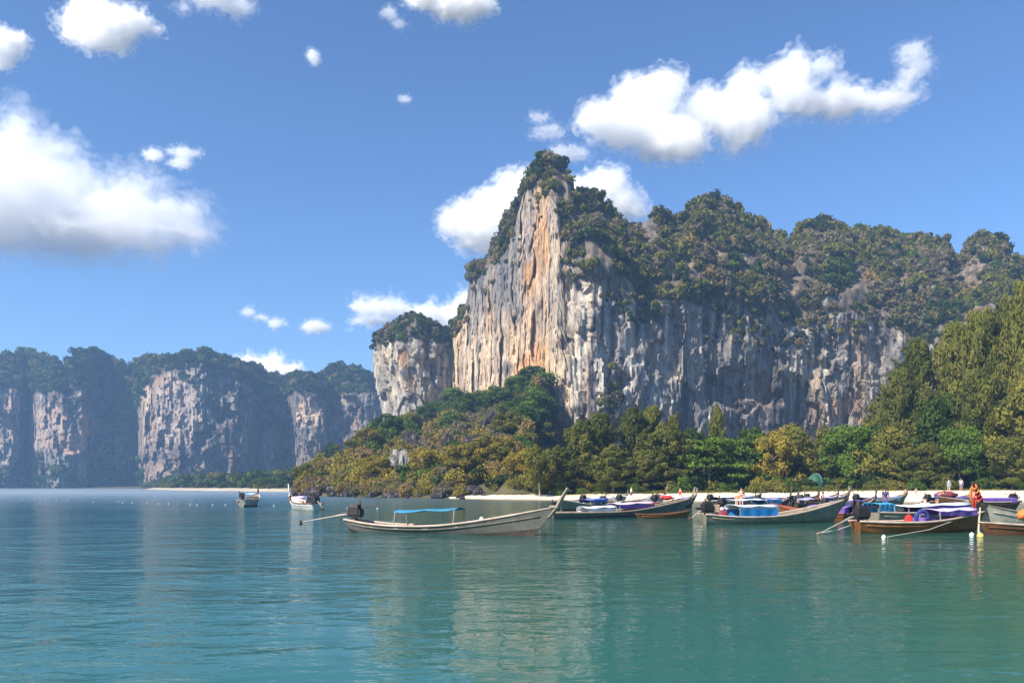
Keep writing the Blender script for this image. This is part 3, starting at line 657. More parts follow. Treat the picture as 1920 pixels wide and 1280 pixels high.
# ------------------------------------------------------------------ placing on the ground as seen from the bay
def on_ground(px, py, d0=None, d1=430.0):
    """first point of the ground along the sight line through (px, py)"""
    d = np.arange(d0 or 60.0, d1, 0.5); x = (px - CX) / F * d; gz = ground_h(x, d); ry = HY - (gz - CH) * F / d
    ok = (ry <= py) & (d > interp(x, SHORE) - 1.0); k = int(np.argmax(ok)) if ok.any() else len(d) - 1
    return float(x[k]), float(d[k]), float(gz[k])
def ground_at(x, y): return float(ground_h(np.array([x]), np.array([y]))[0])

# ------------------------------------------------------------------ headland: boulders, outcrops, shrubs
ROCK_B = NT('shore_rock'); k = ROCK_B
a = k.noise(k.coords((1, 1, 1)), 1.6, 7, 0.7); b = k.noise(k.coords((1, 1, 0.3)), 3.0, 6, 0.65)
k.bsdf(k.mix(0.6, k.ramp(a, [(0.38, (0.022, 0.018, 0.02)), (0.56, (0.055, 0.046, 0.047)), (0.72, (0.26, 0.24, 0.235))]), k.ramp(b, [(0.3, (0.4, 0.4, 0.42)), (0.65, (1.2, 1.2, 1.2))]), 'MULTIPLY'), 0.92, 0, k.bump(a, 0.8, 0.15), 0.15)
ROCK_B = ROCK_B.m
ROCK_P = mat_plain('pale_rock', (0.25, 0.23, 0.21), 0.92, 0.6, 1.6, bump=0.8)
def rock_mesh(name, seed, sx=1.0, sy=0.8, sz=0.8, amp=0.35, sub=4):
    bm = bmesh.new(); bmesh.ops.create_icosphere(bm, subdivisions=sub, radius=1.0)
    v = np.array([q.co[:] for q in bm.verts]); d = amp * fbm(v[:, 0] * 1.3 + seed, v[:, 1] * 1.3, v[:, 2] * 0.8, seed, 4) + amp * 0.5 * (0.5 - np.abs(noise3(v[:, 0] * 3 + seed, v[:, 1] * 3, v[:, 2] * 1.4, seed + 5)))
    v = v * (1 + d)[:, None] * np.array([sx, sy, sz])
    for q, c in zip(bm.verts, v): q.co = c
    m = bpy.data.meshes.new(name); bm.to_mesh(m); bm.free(); m.materials.append(ROCK_B); return m
ROCKS = [rock_mesh('boulder', 300 + i, random.uniform(.9, 1.3), .8, random.uniform(.55, .9)) for i in range(5)]
g = random.Random(5)
for i, px in enumerate(np.linspace(546, 905, 62)):
    px += g.uniform(-5, 5)
    if 690 < px < 872 and g.random() < 0.5: continue
    d = float(interp(px, [(540, 166), (600, 158), (680, 153), (760, 146), (860, 129), (985, 115)]))
    for _ in range(6): d = float(interp(wx(px, d), SHORE))
    d += g.uniform(-0.6, 2.6) + (7 if px > 872 else 0); x = wx(px, d)
    r = (0.45 + 1.35 * g.random() ** 2.4) * (0.6 if px > 880 else 1.0)
    o = obj('boulder', g.choice(ROCKS)); o.location = (x, d, ground_at(x, d) + 0.25 * r); o.scale = (r, r, r * g.uniform(0.8, 1.5)); o.rotation_euler = (g.uniform(-.3, .3), g.uniform(-.3, .3), g.uniform(0, 6))
    props(o, ('dark boulder at the headland tip right behind the small white boat' if px < 600 else 'dark boulder at the water line right of the small white boat' if px < 655 else 'dark boulder at the water line above the engine of the front boat' if px < 700
        else 'dark boulder at the water line between engine and canopy of the front boat' if px < 745 else 'dark boulder at the water line above the left half of the front canopy' if px < 803 else 'dark boulder at the water line above the right half of the front canopy' if px < 862 else 'small rock between sand and scrub at the left end of the beach'), 'boulder', 'boulders along the foot of the headland')
for px, py, wpx, hpx, lb in [(747, 890, 21, 38, 'pale grey rock face standing among the shrubs low on the headland'), (890, 838, 24, 22, 'dark rock standing for a shaded hollow in the middle of the headland slope'),
                             (838, 845, 14, 26, 'narrow grey rock rib left of the yellow shrubs on the headland'), (925, 800, 26, 22, 'dark rock standing for a shaded cave below the green shrubs near the cliff prow'), (770, 842, 20, 32, 'dark rock standing for a shaded cleft beside the pale rock face of the headland')]:
    x, d, z = on_ground(px, py); q = obj('rock_outcrop', rock_mesh('rock_outcrop', int(px), 1, .8, 1, 0.85, 5)); q.location = (x, d + 1.0, z + hpx * d / F * 0.15)
    q.data.materials[0] = ROCK_P if px == 747 else ROCK_B; q.scale = (wpx * d / F * 0.85, wpx * d / F * 0.7, hpx * d / F * 0.95); props(q, lb, 'rock', 'rock outcrops on the headland')  # hollow, cave and cleft: their shade is put in as dark rock
ZONES = [(552, 700, 902, 928, 36, ['tan', 'dry', 'olive', 'yellow']), (690, 870, 902, 930, 44, ['tan', 'dry', 'olive', 'yellow']),   # px0, px1, py0, py1, count, kinds
    (552, 660, 868, 916, 26, ['tan', 'tan', 'yellow', 'olive']), (600, 690, 838, 880, 16, ['olive', 'tan', 'yellow']), (655, 745, 800, 865, 16, ['olive', 'olive', 'green']), (690, 790, 765, 815, 16, ['green', 'olive', 'bright']),
    (760, 860, 765, 835, 18, ['olive', 'green', 'tan']), (800, 1015, 722, 790, 34, ['green', 'green', 'olive', 'dark']), (985, 1022, 668, 790, 14, ['green', 'bright', 'green']), (855, 945, 775, 832, 11, ['dry', 'dry', 'dark']),
    (935, 1025, 775, 835, 12, ['green', 'dark', 'olive']), (855, 955, 822, 912, 26, ['yellow', 'yellow', 'tan']), (752, 860, 842, 918, 24, ['tan', 'dry', 'yellow', 'olive']), (668, 742, 868, 920, 16, ['yellow', 'olive', 'yellow']), (945, 1045, 835, 915, 24, ['olive', 'tan', 'green'])]
SH_KIND = {'tan': 'tan brown', 'yellow': 'yellow olive', 'olive': 'dull olive', 'green': 'leafy green', 'bright': 'bright green', 'dry': 'bare purple brown', 'dark': 'dark green'}
SH_WHERE = ['overhanging the boulders at the headland tip', 'overhanging the boulders above the front boat', 'on the low rounded tip of the headland', 'on the skyline above the headland tip', 'on the left shoulder below the lone tower', 'at the foot of the lone limestone tower',
            'on the ridge between tower and cliff', 'in the green band under the cream cliff face', 'in the green wedge climbing to the prow', 'in the dark hollow mid headland', 'just below the green wedge by the prow', 'in the yellow patch low on the headland', 'in the brown patch left of the yellow one', 'under the pale rock face of the headland', 'beside the left end of the beach']
g = random.Random(9); n_sh = 0
for zi, (a0, a1, b0, b1, n, kinds) in enumerate(ZONES):
    for i in range(n):
        px = g.uniform(a0, a1); py = g.uniform(b0, b1)
        tl = float(interp(px, HT)) + 4
        if py < tl: py = tl + g.uniform(0, 10)
        x, d, z = on_ground(px, py, 108)
        kd = g.choice(kinds); r = (g.uniform(14, 26) if zi < 2 else g.uniform(15, 32)) * d / F; o = obj('shrub', g.choice(FINE[kd])); o.location = (x, d, z - 0.25 * r)
        o.scale = (r, r, r * g.uniform(0.8, 1.25)); o.rotation_euler = (g.uniform(-.15, .15), g.uniform(-.15, .15), g.uniform(0, 6.3)); n_sh += 1
        u_ = (px - a0) / (a1 - a0); v_ = (py - b0) / max(1, b1 - b0)
        props(o, SH_KIND[kd] + ' shrub ' + SH_WHERE[zi] + ', ' + ('upper' if v_ < .5 else 'lower') + ' ' + ('left' if u_ < .33 else 'middle' if u_ < .67 else 'right'), 'shrub', 'shrubs on the headland')
g = np.random.default_rng(31); n = 5200
hpx = g.uniform(535, 1062, n); hd = g.uniform(112, 385, n); hx = (hpx - CX) / F * hd; hzv = ground_h(hx, hd)
ok = (hzv > 1.5) & (hd < interp(hpx, HD) + 12); Pp = np.stack([hx, hd, hzv], 1)[ok][:2600]; sz = g.uniform(1.0, 2.3, len(Pp)); Pp[:, 2] -= sz * 0.2
scrub('headland_scrub', Pp, sz, pick_keys(Pp, {'olive': 1.6, 'green': 1.3, 'tan': 0.9, 'yellow': 0.7, 'dry': 0.5, 'dark': 0.6}, 14, 14), 'low scrub filling the gaps between the headland shrubs', 8)

# ------------------------------------------------------------------ trees behind the beach
CAS = [crown_casuarina('casuarina_crown', LEAF['casuarina'], 400 + i, 9000, 60 + 8 * i, 0.27 + 0.03 * i) for i in range(3)]
CASB = [crown_casuarina('big_casuarina_crown', LEAF['casuarina'], 410 + i, 17000, 110, 0.27 + 0.03 * i, 0.10, 0.0135) for i in range(3)]
BRO = [crown_broad('leafy_crown', LEAF[m_], 420 + i, 7000, 34, 0.032, False, 0.46) for i, m_ in enumerate(['green', 'olive', 'yellow', 'bright'])]
ALM = [crown_broad('almond_crown', LEAF[m_], 430 + i, 7000, 46, 0.036, True, 0.5, 0.12) for i, m_ in enumerate(['bright', 'green'])]
TRK = [trunk_mesh('trunk', BARK, 440 + i) for i in range(3)]; TRKP = [trunk_mesh('trunk', BARK_PALE, 450 + i, 0.62, 0.02, 9, 0.12) for i in range(3)]
def tree(px, top, wpx, d, kind, label, var=0, group='trees behind the beach'):
    x = wx(px, d); z = ground_at(x, d); h = CH + (HY - top) / F * d - z; w = wpx * d / F
    crown, base_w = {'cas': (CAS[var % 3], 0.62), 'big': (CASB[var % 3], 0.70), 'leafy': (BRO[var % 4], 0.95), 'almond': (ALM[var % 2], 1.0)}[kind]
    t = thing({'cas': 'casuarina_tree', 'big': 'casuarina_tree', 'leafy': 'leafy_tree', 'almond': 'almond_tree'}[kind], label, 'tree', (x, d, z), random.uniform(0, 6.28), group)
    t.scale = (w / base_w, w / base_w, h)
    obj('trunk', (TRKP if kind in ('leafy', 'almond') else TRK)[var % 3], None, t); obj('crown', crown, None, t); return t
for a in [
    (1012, 835, 70, 118, 'leafy', 'brownish olive tree at the left end of the beach below the cliff prow', 1), (1050, 838, 76, 120, 'cas', 'olive casuarina left of the dark gap at the foot of the prow', 0),
    (1092, 790, 88, 124, 'cas', 'casuarina in front of the pale foot of the cliff prow', 1), (1122, 778, 84, 132, 'cas', 'shaded casuarina just right of the pale prow foot', 2), (1150, 838, 90, 117, 'cas', 'rounded olive casuarina left of the walking person', 0),
    (1188, 768, 80, 134, 'cas', 'slim casuarina rising behind the walking person', 1), (1222, 766, 64, 136, 'cas', 'slim casuarina with a high tip against the grey cliff', 2), (1212, 845, 74, 118, 'cas', 'low casuarina directly right of the walking person', 2),
    (1248, 802, 110, 120, 'cas', 'broad yellowish casuarina with upswept plumes at the centre of the beach', 1), (1264, 778, 48, 126, 'cas', 'pointed plume topped casuarina behind the broad yellowish one', 0), (1300, 800, 76, 134, 'leafy', 'green tree filling the gap left of the almond tree', 0),
    (1345, 762, 40, 138, 'cas', 'narrow pointed casuarina sticking up behind the almond tree', 0), (1330, 812, 128, 120, 'almond', 'bright green sea almond tree with flat tiers of leaves', 0), (1395, 806, 100, 126, 'almond', 'smaller sea almond tree right of the bright tiered one', 1),
    (1410, 800, 100, 138, 'leafy', 'green tree behind the smaller sea almond', 0), (1448, 808, 84, 124, 'leafy', 'yellow green tree left of the green tent', 2), (1470, 792, 90, 138, 'leafy', 'rusty topped yellow tree at the foot of the grey cliff', 2),
    (1502, 796, 96, 130, 'leafy', 'yellow olive tree above the green tent', 1), (1548, 800, 80, 134, 'leafy', 'olive tree right behind the green tent', 1), (1590, 796, 104, 124, 'leafy', 'glossy bright green tree right of the green tent', 3),
    (1640, 792, 80, 134, 'leafy', 'dark green tree between the glossy tree and the tall casuarinas', 0), (1655, 800, 100, 119, 'leafy', 'front olive leafy tree at the left of the tall stand', 1), (1690, 690, 120, 130, 'big', 'casuarina sloping up at the left edge of the tall stand', 0),
    (1668, 735, 100, 138, 'leafy', 'round leafy tree at the left rear of the tall stand', 1), (1722, 640, 110, 138, 'big', 'tall casuarina against the scrubby cliff top', 1), (1764, 735, 120, 124, 'leafy', 'wide leafy tree in the middle of the tall stand', 0),
    (1792, 605, 120, 134, 'big', 'second highest casuarina left of the highest one', 0), (1838, 585, 120, 130, 'big', 'high casuarina whose tip meets the grey rock patch', 1), (1840, 690, 130, 120, 'big', 'dark casuarina standing in front of the two high ones', 0),
    (1892, 575, 130, 132, 'big', 'casuarina left of the highest tree at the right edge', 2), (1930, 530, 130, 124, 'big', 'highest casuarina, cut by the right edge', 1), (1905, 715, 120, 117, 'leafy', 'olive leafy tree above the right end of the beach', 1),
    (1985, 500, 150, 122, 'big', 'outermost casuarina almost wholly beyond the right edge', 0), (1900, 822, 110, 113, 'cas', 'young olive casuarina at the right end of the beach', 2), (1800, 800, 90, 116, 'leafy', 'bright leafy tree over the purple boats', 3), (1740, 830, 80, 116, 'cas', 'short casuarina behind the sunbathers', 1), (1700, 842, 70, 115, 'cas', 'short dark casuarina left of the sunbathers', 2)]:
    tree(*a)
for px, top, wpx, kind, var, lb in [
    (578, 866, 50, 'leafy', 1, 'small olive tree leaning over the headland tip'), (620, 828, 46, 'leafy', 0, 'green tree sticking up on the low ridge of the headland tip'), (655, 824, 52, 'leafy', 1, 'olive tree on the first step of the headland skyline'),
    (690, 800, 54, 'leafy', 2, 'yellow tree on the second step of the headland skyline'), (728, 774, 56, 'leafy', 0, 'green tree at the left foot of the lone tower'), (765, 772, 50, 'leafy', 1, 'olive tree before the right foot of the lone tower'),
    (812, 752, 54, 'leafy', 0, 'green tree in the saddle right of the lone tower'), (850, 726, 44, 'leafy', 3, 'bright green tree at the left foot of the cream cliff face'), (888, 734, 60, 'leafy', 0, 'dark green tree before the pale foot of the cream face'),
    (930, 722, 60, 'leafy', 0, 'round green tree right of the pale foot of the cream face'), (968, 704, 50, 'leafy', 3, 'bright tree below the grey hollow of the cream face'), (998, 684, 44, 'leafy', 0, 'tree at the top of the green wedge beside the prow'),
    (705, 852, 60, 'leafy', 2, 'yellow tree left of the pale rock face'), (800, 836, 70, 'leafy', 2, 'golden tree in the middle of the headland above the canopy'), (870, 828, 80, 'leafy', 2, 'broad golden tree above the left end of the beach'),
    (925, 812, 84, 'leafy', 2, 'broad golden tree below the dark hollow'), (950, 770, 60, 'leafy', 1, 'olive tree under the green wedge'), (1005, 780, 70, 'leafy', 1, 'olive tree in front of the shaded flank beside the prow'), (985, 838, 80, 'leafy', 2, 'golden olive tree at the right foot of the headland'), (1036, 806, 66, 'leafy', 1, 'olive brown tree against the foot of the prow')]:
    x, d, z = on_ground(px, top + wpx * 0.8, 118); tree(px, top, wpx, min(d, 330), kind, lb, var, 'trees on the headland')
g = random.Random(19)
for i in range(64):
    px = g.uniform(985, 1960); d = float(interp(px, [(985, 124), (1050, 117), (1300, 112), (1950, 110)])) + g.uniform(0, 7)
    if 1488 < px < 1572 and d < 117: continue                         # the tent stands in this gap
    kd = g.choice(['green', 'olive', 'bright', 'olive', 'bright', 'yellow']); r = g.uniform(0.9, 2.0) if px > 1380 else g.uniform(0.8, 1.7)
    x = wx(px, d); o = obj('beach_bush', g.choice(FINE[kd])); o.location = (x, d, ground_at(x, d) - 0.15); o.scale = (r * 1.15, r, r * g.uniform(0.8, 1.4)); o.rotation_euler = (0, 0, g.uniform(0, 6.3))
    props(o, 'low bush in the row along the back of the beach', 'bush', 'bushes along the back of the beach')
for px, r, kd in ((1508, 0.9, 'olive'), (1529, 0.75, 'bright'), (1552, 0.95, 'olive')):
    x = wx(px, 114); o = obj('beach_bush', FINE[kd][0]); o.location = (x, 114, ground_at(x, 114) - 0.1); o.scale = (r * 1.2, r, r); o.rotation_euler = (0, 0, px)
    props(o, 'low bush directly in front of the green tent', 'bush', 'bushes along the back of the beach')
g = np.random.default_rng(77); n = 1500       # rough undergrowth behind the front bushes
ux = g.uniform(2, 110, n); ud = g.uniform(112, 165, n); Pp = np.stack([ux, ud, ground_h(ux, ud)], 1); Pp = Pp[(ud > interp(CX + F * ux / ud, [(985, 128), (1300, 116), (1950, 114)]))]
sz = g.uniform(0.9, 2.2, len(Pp))
scrub('undergrowth', Pp, sz, pick_keys(Pp, {'green': 1.4, 'dark': 1.4, 'olive': 1.0, 'yellow': 0.15}, 24, 10), 'tangled undergrowth beneath the beach trees', 9)
def grass_strip():
    g = np.random.default_rng(88); n = 9000; gx_ = g.uniform(6, 82, n); gp = g.normal(0, 1.3, n)
    gd = interp(gx_, SHORE) + interp(CX + F * gx_ / 112, SANDW) + 1.0 + gp * 0.9; gz = ground_h(gx_, gd)
    C = np.stack([gx_, gd, gz + 0.12], 1); D = np.stack([g.normal(0, .5, n), g.normal(0, .5, n), np.ones(n)], 1)
    m = leaf_mesh('beach_grass', C, D, 0.15, 2.4, g.random(n), LEAF['olive'], 88); o = obj('beach_grass', m); props(o, 'yellow green grass and creeper edging the sand', kind='stuff')
grass_strip()
# green tent
t = thing('tent', 'round green tent pitched between the trees behind the beach', 'tent', (wx(1530, 117), 117, 0)); t.location.z = ground_at(t.location.x, t.location.y) - 0.05; t.scale = (0.95, 0.95, 1.2)
CANVAS = mat_plain('tent_canvas', (0.014, 0.075, 0.042), 0.6, 0.2, 3); P = []
for i in range(9):
    th = math.pi * 0.5 * i / 8; P.append([(1.45 * math.sin(th) ** 0.8 * math.cos(q * math.pi / 8), 1.3 * math.sin(th) ** 0.8 * math.sin(q * math.pi / 8), 2.05 * math.cos(th)) for q in range(17)])
b = MB().grid(P); b.build('canopy', CANVAS, t, True)
b = MB()
for q in range(0, 16, 4): b.tube([(1.47 * math.sin(math.pi * .5 * i / 8) ** .8 * math.cos(q * math.pi / 8 + .39), 1.32 * math.sin(math.pi * .5 * i / 8) ** .8 * math.sin(q * math.pi / 8 + .39), 2.07 * math.cos(math.pi * .5 * i / 8)) for i in range(9)], 0.025, 5)
b.build('tent_poles', mat_plain('tent_pole', (0.3, 0.35, 0.3), 0.5), t)
MB().sheet([[(-0.35, -1.30, 1.15), (0.35, -1.30, 1.15)], [(-0.5, -1.38, 0.02), (0.5, -1.38, 0.02)]], 0.02).build('door_flap', mat_plain('tent_flap', (0.02, 0.07, 0.06), 0.7), t)
# ------------------------------------------------------------------ longtail boats
WOODS = {
    'grey': mat_wood('paint_grey', (0.165, 0.16, 0.137), (0.07, 0.06, 0.045), 0.95), 'cream': mat_wood('paint_cream', (0.62, 0.58, 0.48), (0.30, 0.24, 0.17), 0.6),
    'brown': mat_wood('wood_brown', (0.17, 0.075, 0.03), (0.07, 0.035, 0.02), 0.7), 'orange': mat_wood('wood_orange', (0.30, 0.12, 0.03), (0.09, 0.035, 0.02), 0.7),
    'white': mat_wood('paint_white', (0.72, 0.71, 0.68), (0.42, 0.38, 0.32), 0.5), 'drift': mat_wood('wood_drift', (0.33, 0.28, 0.21), (0.15, 0.12, 0.09), 0.7),
    'red': mat_wood('paint_red', (0.30, 0.05, 0.03), (0.15, 0.06, 0.04), 0.6), 'green': mat_wood('paint_green', (0.16, 0.19, 0.14), (0.20, 0.15, 0.10), 0.7),
    'tan': mat_wood('wood_tan', (0.50, 0.37, 0.25), (0.27, 0.18, 0.11), 0.6), 'dark': mat_wood('wood_dark', (0.055, 0.04, 0.03), (0.10, 0.08, 0.06), 0.5), 'rail': mat_wood('wood_rail', (0.62, 0.47, 0.38), (0.33, 0.25, 0.19), 0.5)}
def cloth(nm, c): return mat_plain('cloth_' + nm, c, 0.75, 0.18, 2.5, bump=0.2)
CLOTH = {'purple': cloth('purple', (0.20, 0.11, 0.42)), 'lilac': cloth('lilac', (0.50, 0.44, 0.70)), 'blue': cloth('blue', (0.02, 0.22, 0.55)), 'sky': cloth('sky', (0.06, 0.32, 0.55)), 'teal': cloth('teal', (0.035, 0.20, 0.33)), 'white': cloth('white', (0.78, 0.78, 0.80)),
         'pale': cloth('pale', (0.55, 0.66, 0.74)), 'pink': cloth('pink', (0.72, 0.50, 0.56)), 'red': cloth('red', (0.50, 0.03, 0.03)), 'orange': cloth('orange', (0.72, 0.20, 0.05)), 'maroon': cloth('maroon', (0.20, 0.03, 0.05)), 'navy': cloth('navy', (0.03, 0.045, 0.18)), 'yellow': cloth('yellow', (0.72, 0.55, 0.12)), 'indigo': cloth('indigo', (0.10, 0.14, 0.45))}
IRON = mat_plain('engine_iron', (0.022, 0.02, 0.02), 0.55, 0.4, 9); RUST = mat_plain('rusty_iron', (0.12, 0.055, 0.03), 0.8, 0.4, 9); STEEL = mat_plain('shaft_steel', (0.42, 0.38, 0.33), 0.45, 0.25, 5, 0.5); ROPE = mat_plain('rope', (0.55, 0.48, 0.34), 0.9, 0.25, 12)
FLOAT_W = mat_plain('float_white', (0.78, 0.77, 0.74), 0.5, 0.08); FLOAT_G = mat_plain('float_weathered', (0.36, 0.37, 0.38), 0.7, 0.2); FLOAT_Y = mat_plain('float_yellow', (0.55, 0.42, 0.13), 0.7, 0.3)
POLE = mat_plain('canopy_pole', (0.28, 0.26, 0.23), 0.7, 0.3)

def engine(root, x, z, tail=2.7, drop=0.45, side=0.0, small=False):
    b = MB()
    b.box((x, 0, z + 0.28), (0.52, 0.42, 0.34)); b.box((x + 0.02, 0, z + 0.50), (0.44, 0.34, 0.14), taper=0.8); b.box((x + 0.30, 0, z + 0.22), (0.10, 0.36, 0.26)); b.box((x, 0, z + 0.06), (0.62, 0.30, 0.12))
    e = b.build('engine', IRON, root)
    b = MB(); b.tube([(x + 0.10, 0.17, z + 0.45), (x + 0.10, 0.27, z + 0.52), (x + 0.06, 0.27, z + 0.72)], [0.045, 0.05, 0.04], 8); b.build('exhaust_pipe', RUST, e)
    b = MB(); b.box((x - 0.02, 0, z - 0.16), (0.16, 0.22, 0.42)); b.box((x - 0.02, 0, z - 0.36), (0.30, 0.50, 0.10)); b.build('engine_mount', WOODS['dark'], root)
    s0 = Vector((x - 0.28, 0, z + 0.16)); s1 = Vector((x - 0.28 - tail, side, z + 0.16 - drop))
    b = MB(); b.tube([s0, s1], [0.035, 0.026], 7); b.tube([s0, s0 + (s1 - s0) * 0.28], [0.06, 0.05], 7); sh = b.build('propeller_shaft', STEEL, root)
    b = MB(); b.tube([s1 + Vector((0.06, 0, 0)), s1 - Vector((0.12, 0, 0))], [0.06, 0.03], 8)
    for q in range(3):
        a = q * 2.094 + 0.3; dy, dz = math.cos(a), math.sin(a); n_ = Vector((0.05, -dz * 0.05, dy * 0.05))
        c0 = s1 + Vector((0, dy * 0.03, dz * 0.03)); c1 = s1 + Vector((0, dy * 0.15, dz * 0.15)); w = Vector((0.03, -dz * 0.06, dy * 0.06))
        b.sheet([[c0 - w * .6, c0 + w * .6], [(c0 + c1) / 2 - w, (c0 + c1) / 2 + w], [c1 - w * .4, c1 + w * .4]], 0.012)
    b.build('propeller', RUST, sh)
    b = MB(); b.tube([(x + 0.25, 0.05, z + 0.42), (x + 0.75, 0.12, z + 0.50), (x + 1.15, 0.2, z + 0.46)], [0.022, 0.02, 0.024], 6); b.build('tiller', RUST, root)
    if tail > 0 and not small:
        b = MB(); b.tube([(x - 0.28, 0, z + 0.16), (x - 0.66, 0, z + 0.22)], [0.075, 0.05], 8); b.build('gearbox', IRON, e)

def longtail(label, stern, bow, B=1.5, hs=0.56, hm=0.38, hb=1.22, rake=0.95, hull='grey', rail='rail', inner='tan', stem=None, stem_mat='drift', eng=True, tail=2.7, drop=0.45,
             canopies=(), curtains=(), thwarts=(0.16, 0.30, 0.46, 0.62, 0.76), ribbon=None, group='longtail boats moored along the beach', tilt=0.0, bottom=None, name='longtail_boat'):
    (x0, y0), (x1, y1) = stern, bow; L = math.hypot(x1 - x0, y1 - y0); rz = math.atan2(y1 - y0, x1 - x0)
    root = thing(name, label, 'boat', (x0, y0, 0), rz, group)
    n, m = 30, 9; ts = np.linspace(0, 1, n)
    wv = np.interp(ts, [0, .06, .15, .3, .45, .6, .72, .82, .91, .96, 1], [.56, .68, .84, .96, 1, .95, .82, .62, .36, .19, .03]) * B / 2
    def zs(t): return hm + (hs - hm) * max(0, 1 - t / 0.30) ** 2 + (hb - hm) * max(0, (t - 0.36) / 0.64) ** 2.1
    def pt(t, v, sgn, off=0.0):
        w = np.interp(t, ts, wv); zk = -0.32 + 0.25 * max(0, 1 - t / 0.12) ** 2; z = zk + (zs(t) - zk) * v
        x = t * L + rake * max(0, v - 0.2) / 0.8 * max(0, (t - 0.55) / 0.45) ** 2.5 - 0.22 * v * (1 - t) ** 10
        return (x, sgn * max(0.004, w * (v ** 0.5) - off), z)
    b = MB(); bot = MB()
    for sg in (-1, 1):
        rows = [[pt(t, j / (m - 1), sg) for j in range(m)] for t in ts]
        b.grid(rows if sg > 0 else [r[::-1] for r in rows])
        rows = [[(p[0], p[1], max(p[2], 0.06)) for p in (pt(t, j / (m - 1), sg, 0.05) for j in range(2, m))] for t in ts[1:-2]]
        b.grid(rows if sg < 0 else [r[::-1] for r in rows])
    tr = [pt(0, j / (m - 1), -1) for j in range(m)] + [pt(0, j / (m - 1), 1) for j in range(m - 1, -1, -1)]
    b.add(tr, [tuple(range(len(tr)))]); tr2 = [(x + 0.06, y, z) for x, y, z in tr]; b.add(tr2, [tuple(range(len(tr2)))[::-1]])
    h = b.build('hull', WOODS[hull], root, True)
    bt = MB()
    for sg in (-1, 1):
        rr_ = [[(p[0], p[1] + sg * 0.006, p[2]) for p in (pt(t, v, sg) for v in (0.05, 0.25, 0.42))] for t in ts]
        bt.grid(rr_ if sg > 0 else [r[::-1] for r in rr_])
    bt.build('waterline_band', WOODS[bottom or 'dark'], root, True)
    for sg in (-1, 1):
        b = MB(); b.tube([Vector(pt(t, 1, sg)) + Vector((0, -sg * 0.01, 0.02)) for t in ts], [0.05] * (n - 4) + [.045, .04, .035, .03], 6); b.build('gunwale', WOODS[rail], root, True)
        b = MB(); b.tube([Vector(pt(t, 0.80, sg)) + Vector((0, sg * 0.012, 0)) for t in ts[1:-1]], 0.026, 5); b.build('rubbing_strake', WOODS[hull], root, True)
    def inw(t, z):                                                    # half width of the hull at height z
        zk = -0.32 + 0.25 * max(0, 1 - t / 0.12) ** 2; v = min(1, max(0.02, (z - zk) / (zs(t) - zk))); return max(0.03, np.interp(t, ts, wv) * v ** 0.5 - 0.07)
    b = MB(); b.sheet([[(t * L, -inw(t, 0.08), 0.10), (t * L, inw(t, 0.08), 0.10)] for t in np.linspace(0.04, 0.80, 16)], 0.02); b.build('floor_boards', WOODS[inner], root)
    for t in thwarts:
        w = np.interp(t, ts, wv) * 2 - 0.1; b = MB(); b.box((pt(t, 1, 1)[0], 0, zs(t) - 0.10), (0.26, w, 0.045)); b.build('thwart', WOODS[inner], root)
    b = MB(); b.sheet([[(pt(t, 1, -1)[0], -np.interp(t, ts, wv) + .05, zs(t) - .05), (pt(t, 1, 1)[0], np.interp(t, ts, wv) - .05, zs(t) - .05)] for t in np.linspace(0.86, 0.975, 6)], 0.03); b.build('foredeck', WOODS[inner], root)
    b = MB(); b.sheet([[(pt(t, 1, -1)[0], -np.interp(t, ts, wv) + .05, zs(t) - .08), (pt(t, 1, 1)[0], np.interp(t, ts, wv) - .05, zs(t) - .08)] for t in np.linspace(0.012, 0.10, 4)], 0.03); b.build('stern_deck', WOODS[inner], root)
    top = Vector((L + rake, 0, hb))
    if stem:
        dx, dz = stem; p = [top + Vector((-rake * .35, 0, -0.42)), top + Vector((0, 0, -0.02)), top + Vector((dx * .5, 0, dz * .5)), top + Vector((dx, 0, dz))]
        b = MB(); b.tube(p, [0.06, 0.10, 0.085, 0.055], 4); b.tube([p[-1], p[-1] + Vector((dx * .06, 0, dz * .06))], [0.075, 0.06], 6); st = b.build('stem_post', WOODS[stem_mat], root)
        b = MB(); b.box(top + Vector((-0.12, 0, 0.03)), (0.36, 0.20, 0.10)); b.build('bow_cap', WOODS[stem_mat], root)
        for q, cl in enumerate(ribbon or ()):
            f = 0.85 - 0.17 * q; c = top + Vector((dx * f, 0, dz * f)); b = MB()
            for a in range(9):
                an = a * 0.698; b.ball(c + Vector((0.02, math.cos(an) * 0.11, math.sin(an) * 0.11)), (0.055, 0.045, 0.045), 6, 4)
            b.tube([c + Vector((0.05, -0.13, 0)), c + Vector((0.10, -0.17, -0.30)), c + Vector((0.05, -0.16, -0.85 - 0.12 * q))], [0.03, 0.05, 0.015], 5)
            b.build('ribbon_garland', CLOTH[cl], st, True)
    if eng: engine(root, 0.10, hs + 0.10, tail, drop)
    for (t0, t1, z0, z1, w, cl, posts) in canopies:
        P = []
        for i in range(9):
            f = i / 8; x = L * (t0 + (t1 - t0) * f); z = z0 + (z1 - z0) * f - 0.04 * math.sin(math.pi * ((f * 2) % 1)) ; P.append([(x, w / 2 * q, z - 0.07 * q * q + 0.015 * math.sin(9 * f + 3 * q)) for q in (-1, -.6, -.2, .2, .6, 1)])
        MB().sheet(P, 0.018).build('canopy', CLOTH[cl], root, True)
        if posts:
            for f in (0.03, 0.97):
                for sg in (-1, 1):
                    x = L * (t0 + (t1 - t0) * f); tt = t0 + (t1 - t0) * f; z = z0 + (z1 - z0) * f
                    MB().tube([(x, sg * (np.interp(tt, ts, wv) - .06), zs(tt) - 0.03), (x, sg * w / 2 * .96, z - 0.07)], 0.022, 5).build('canopy_post', POLE, root)
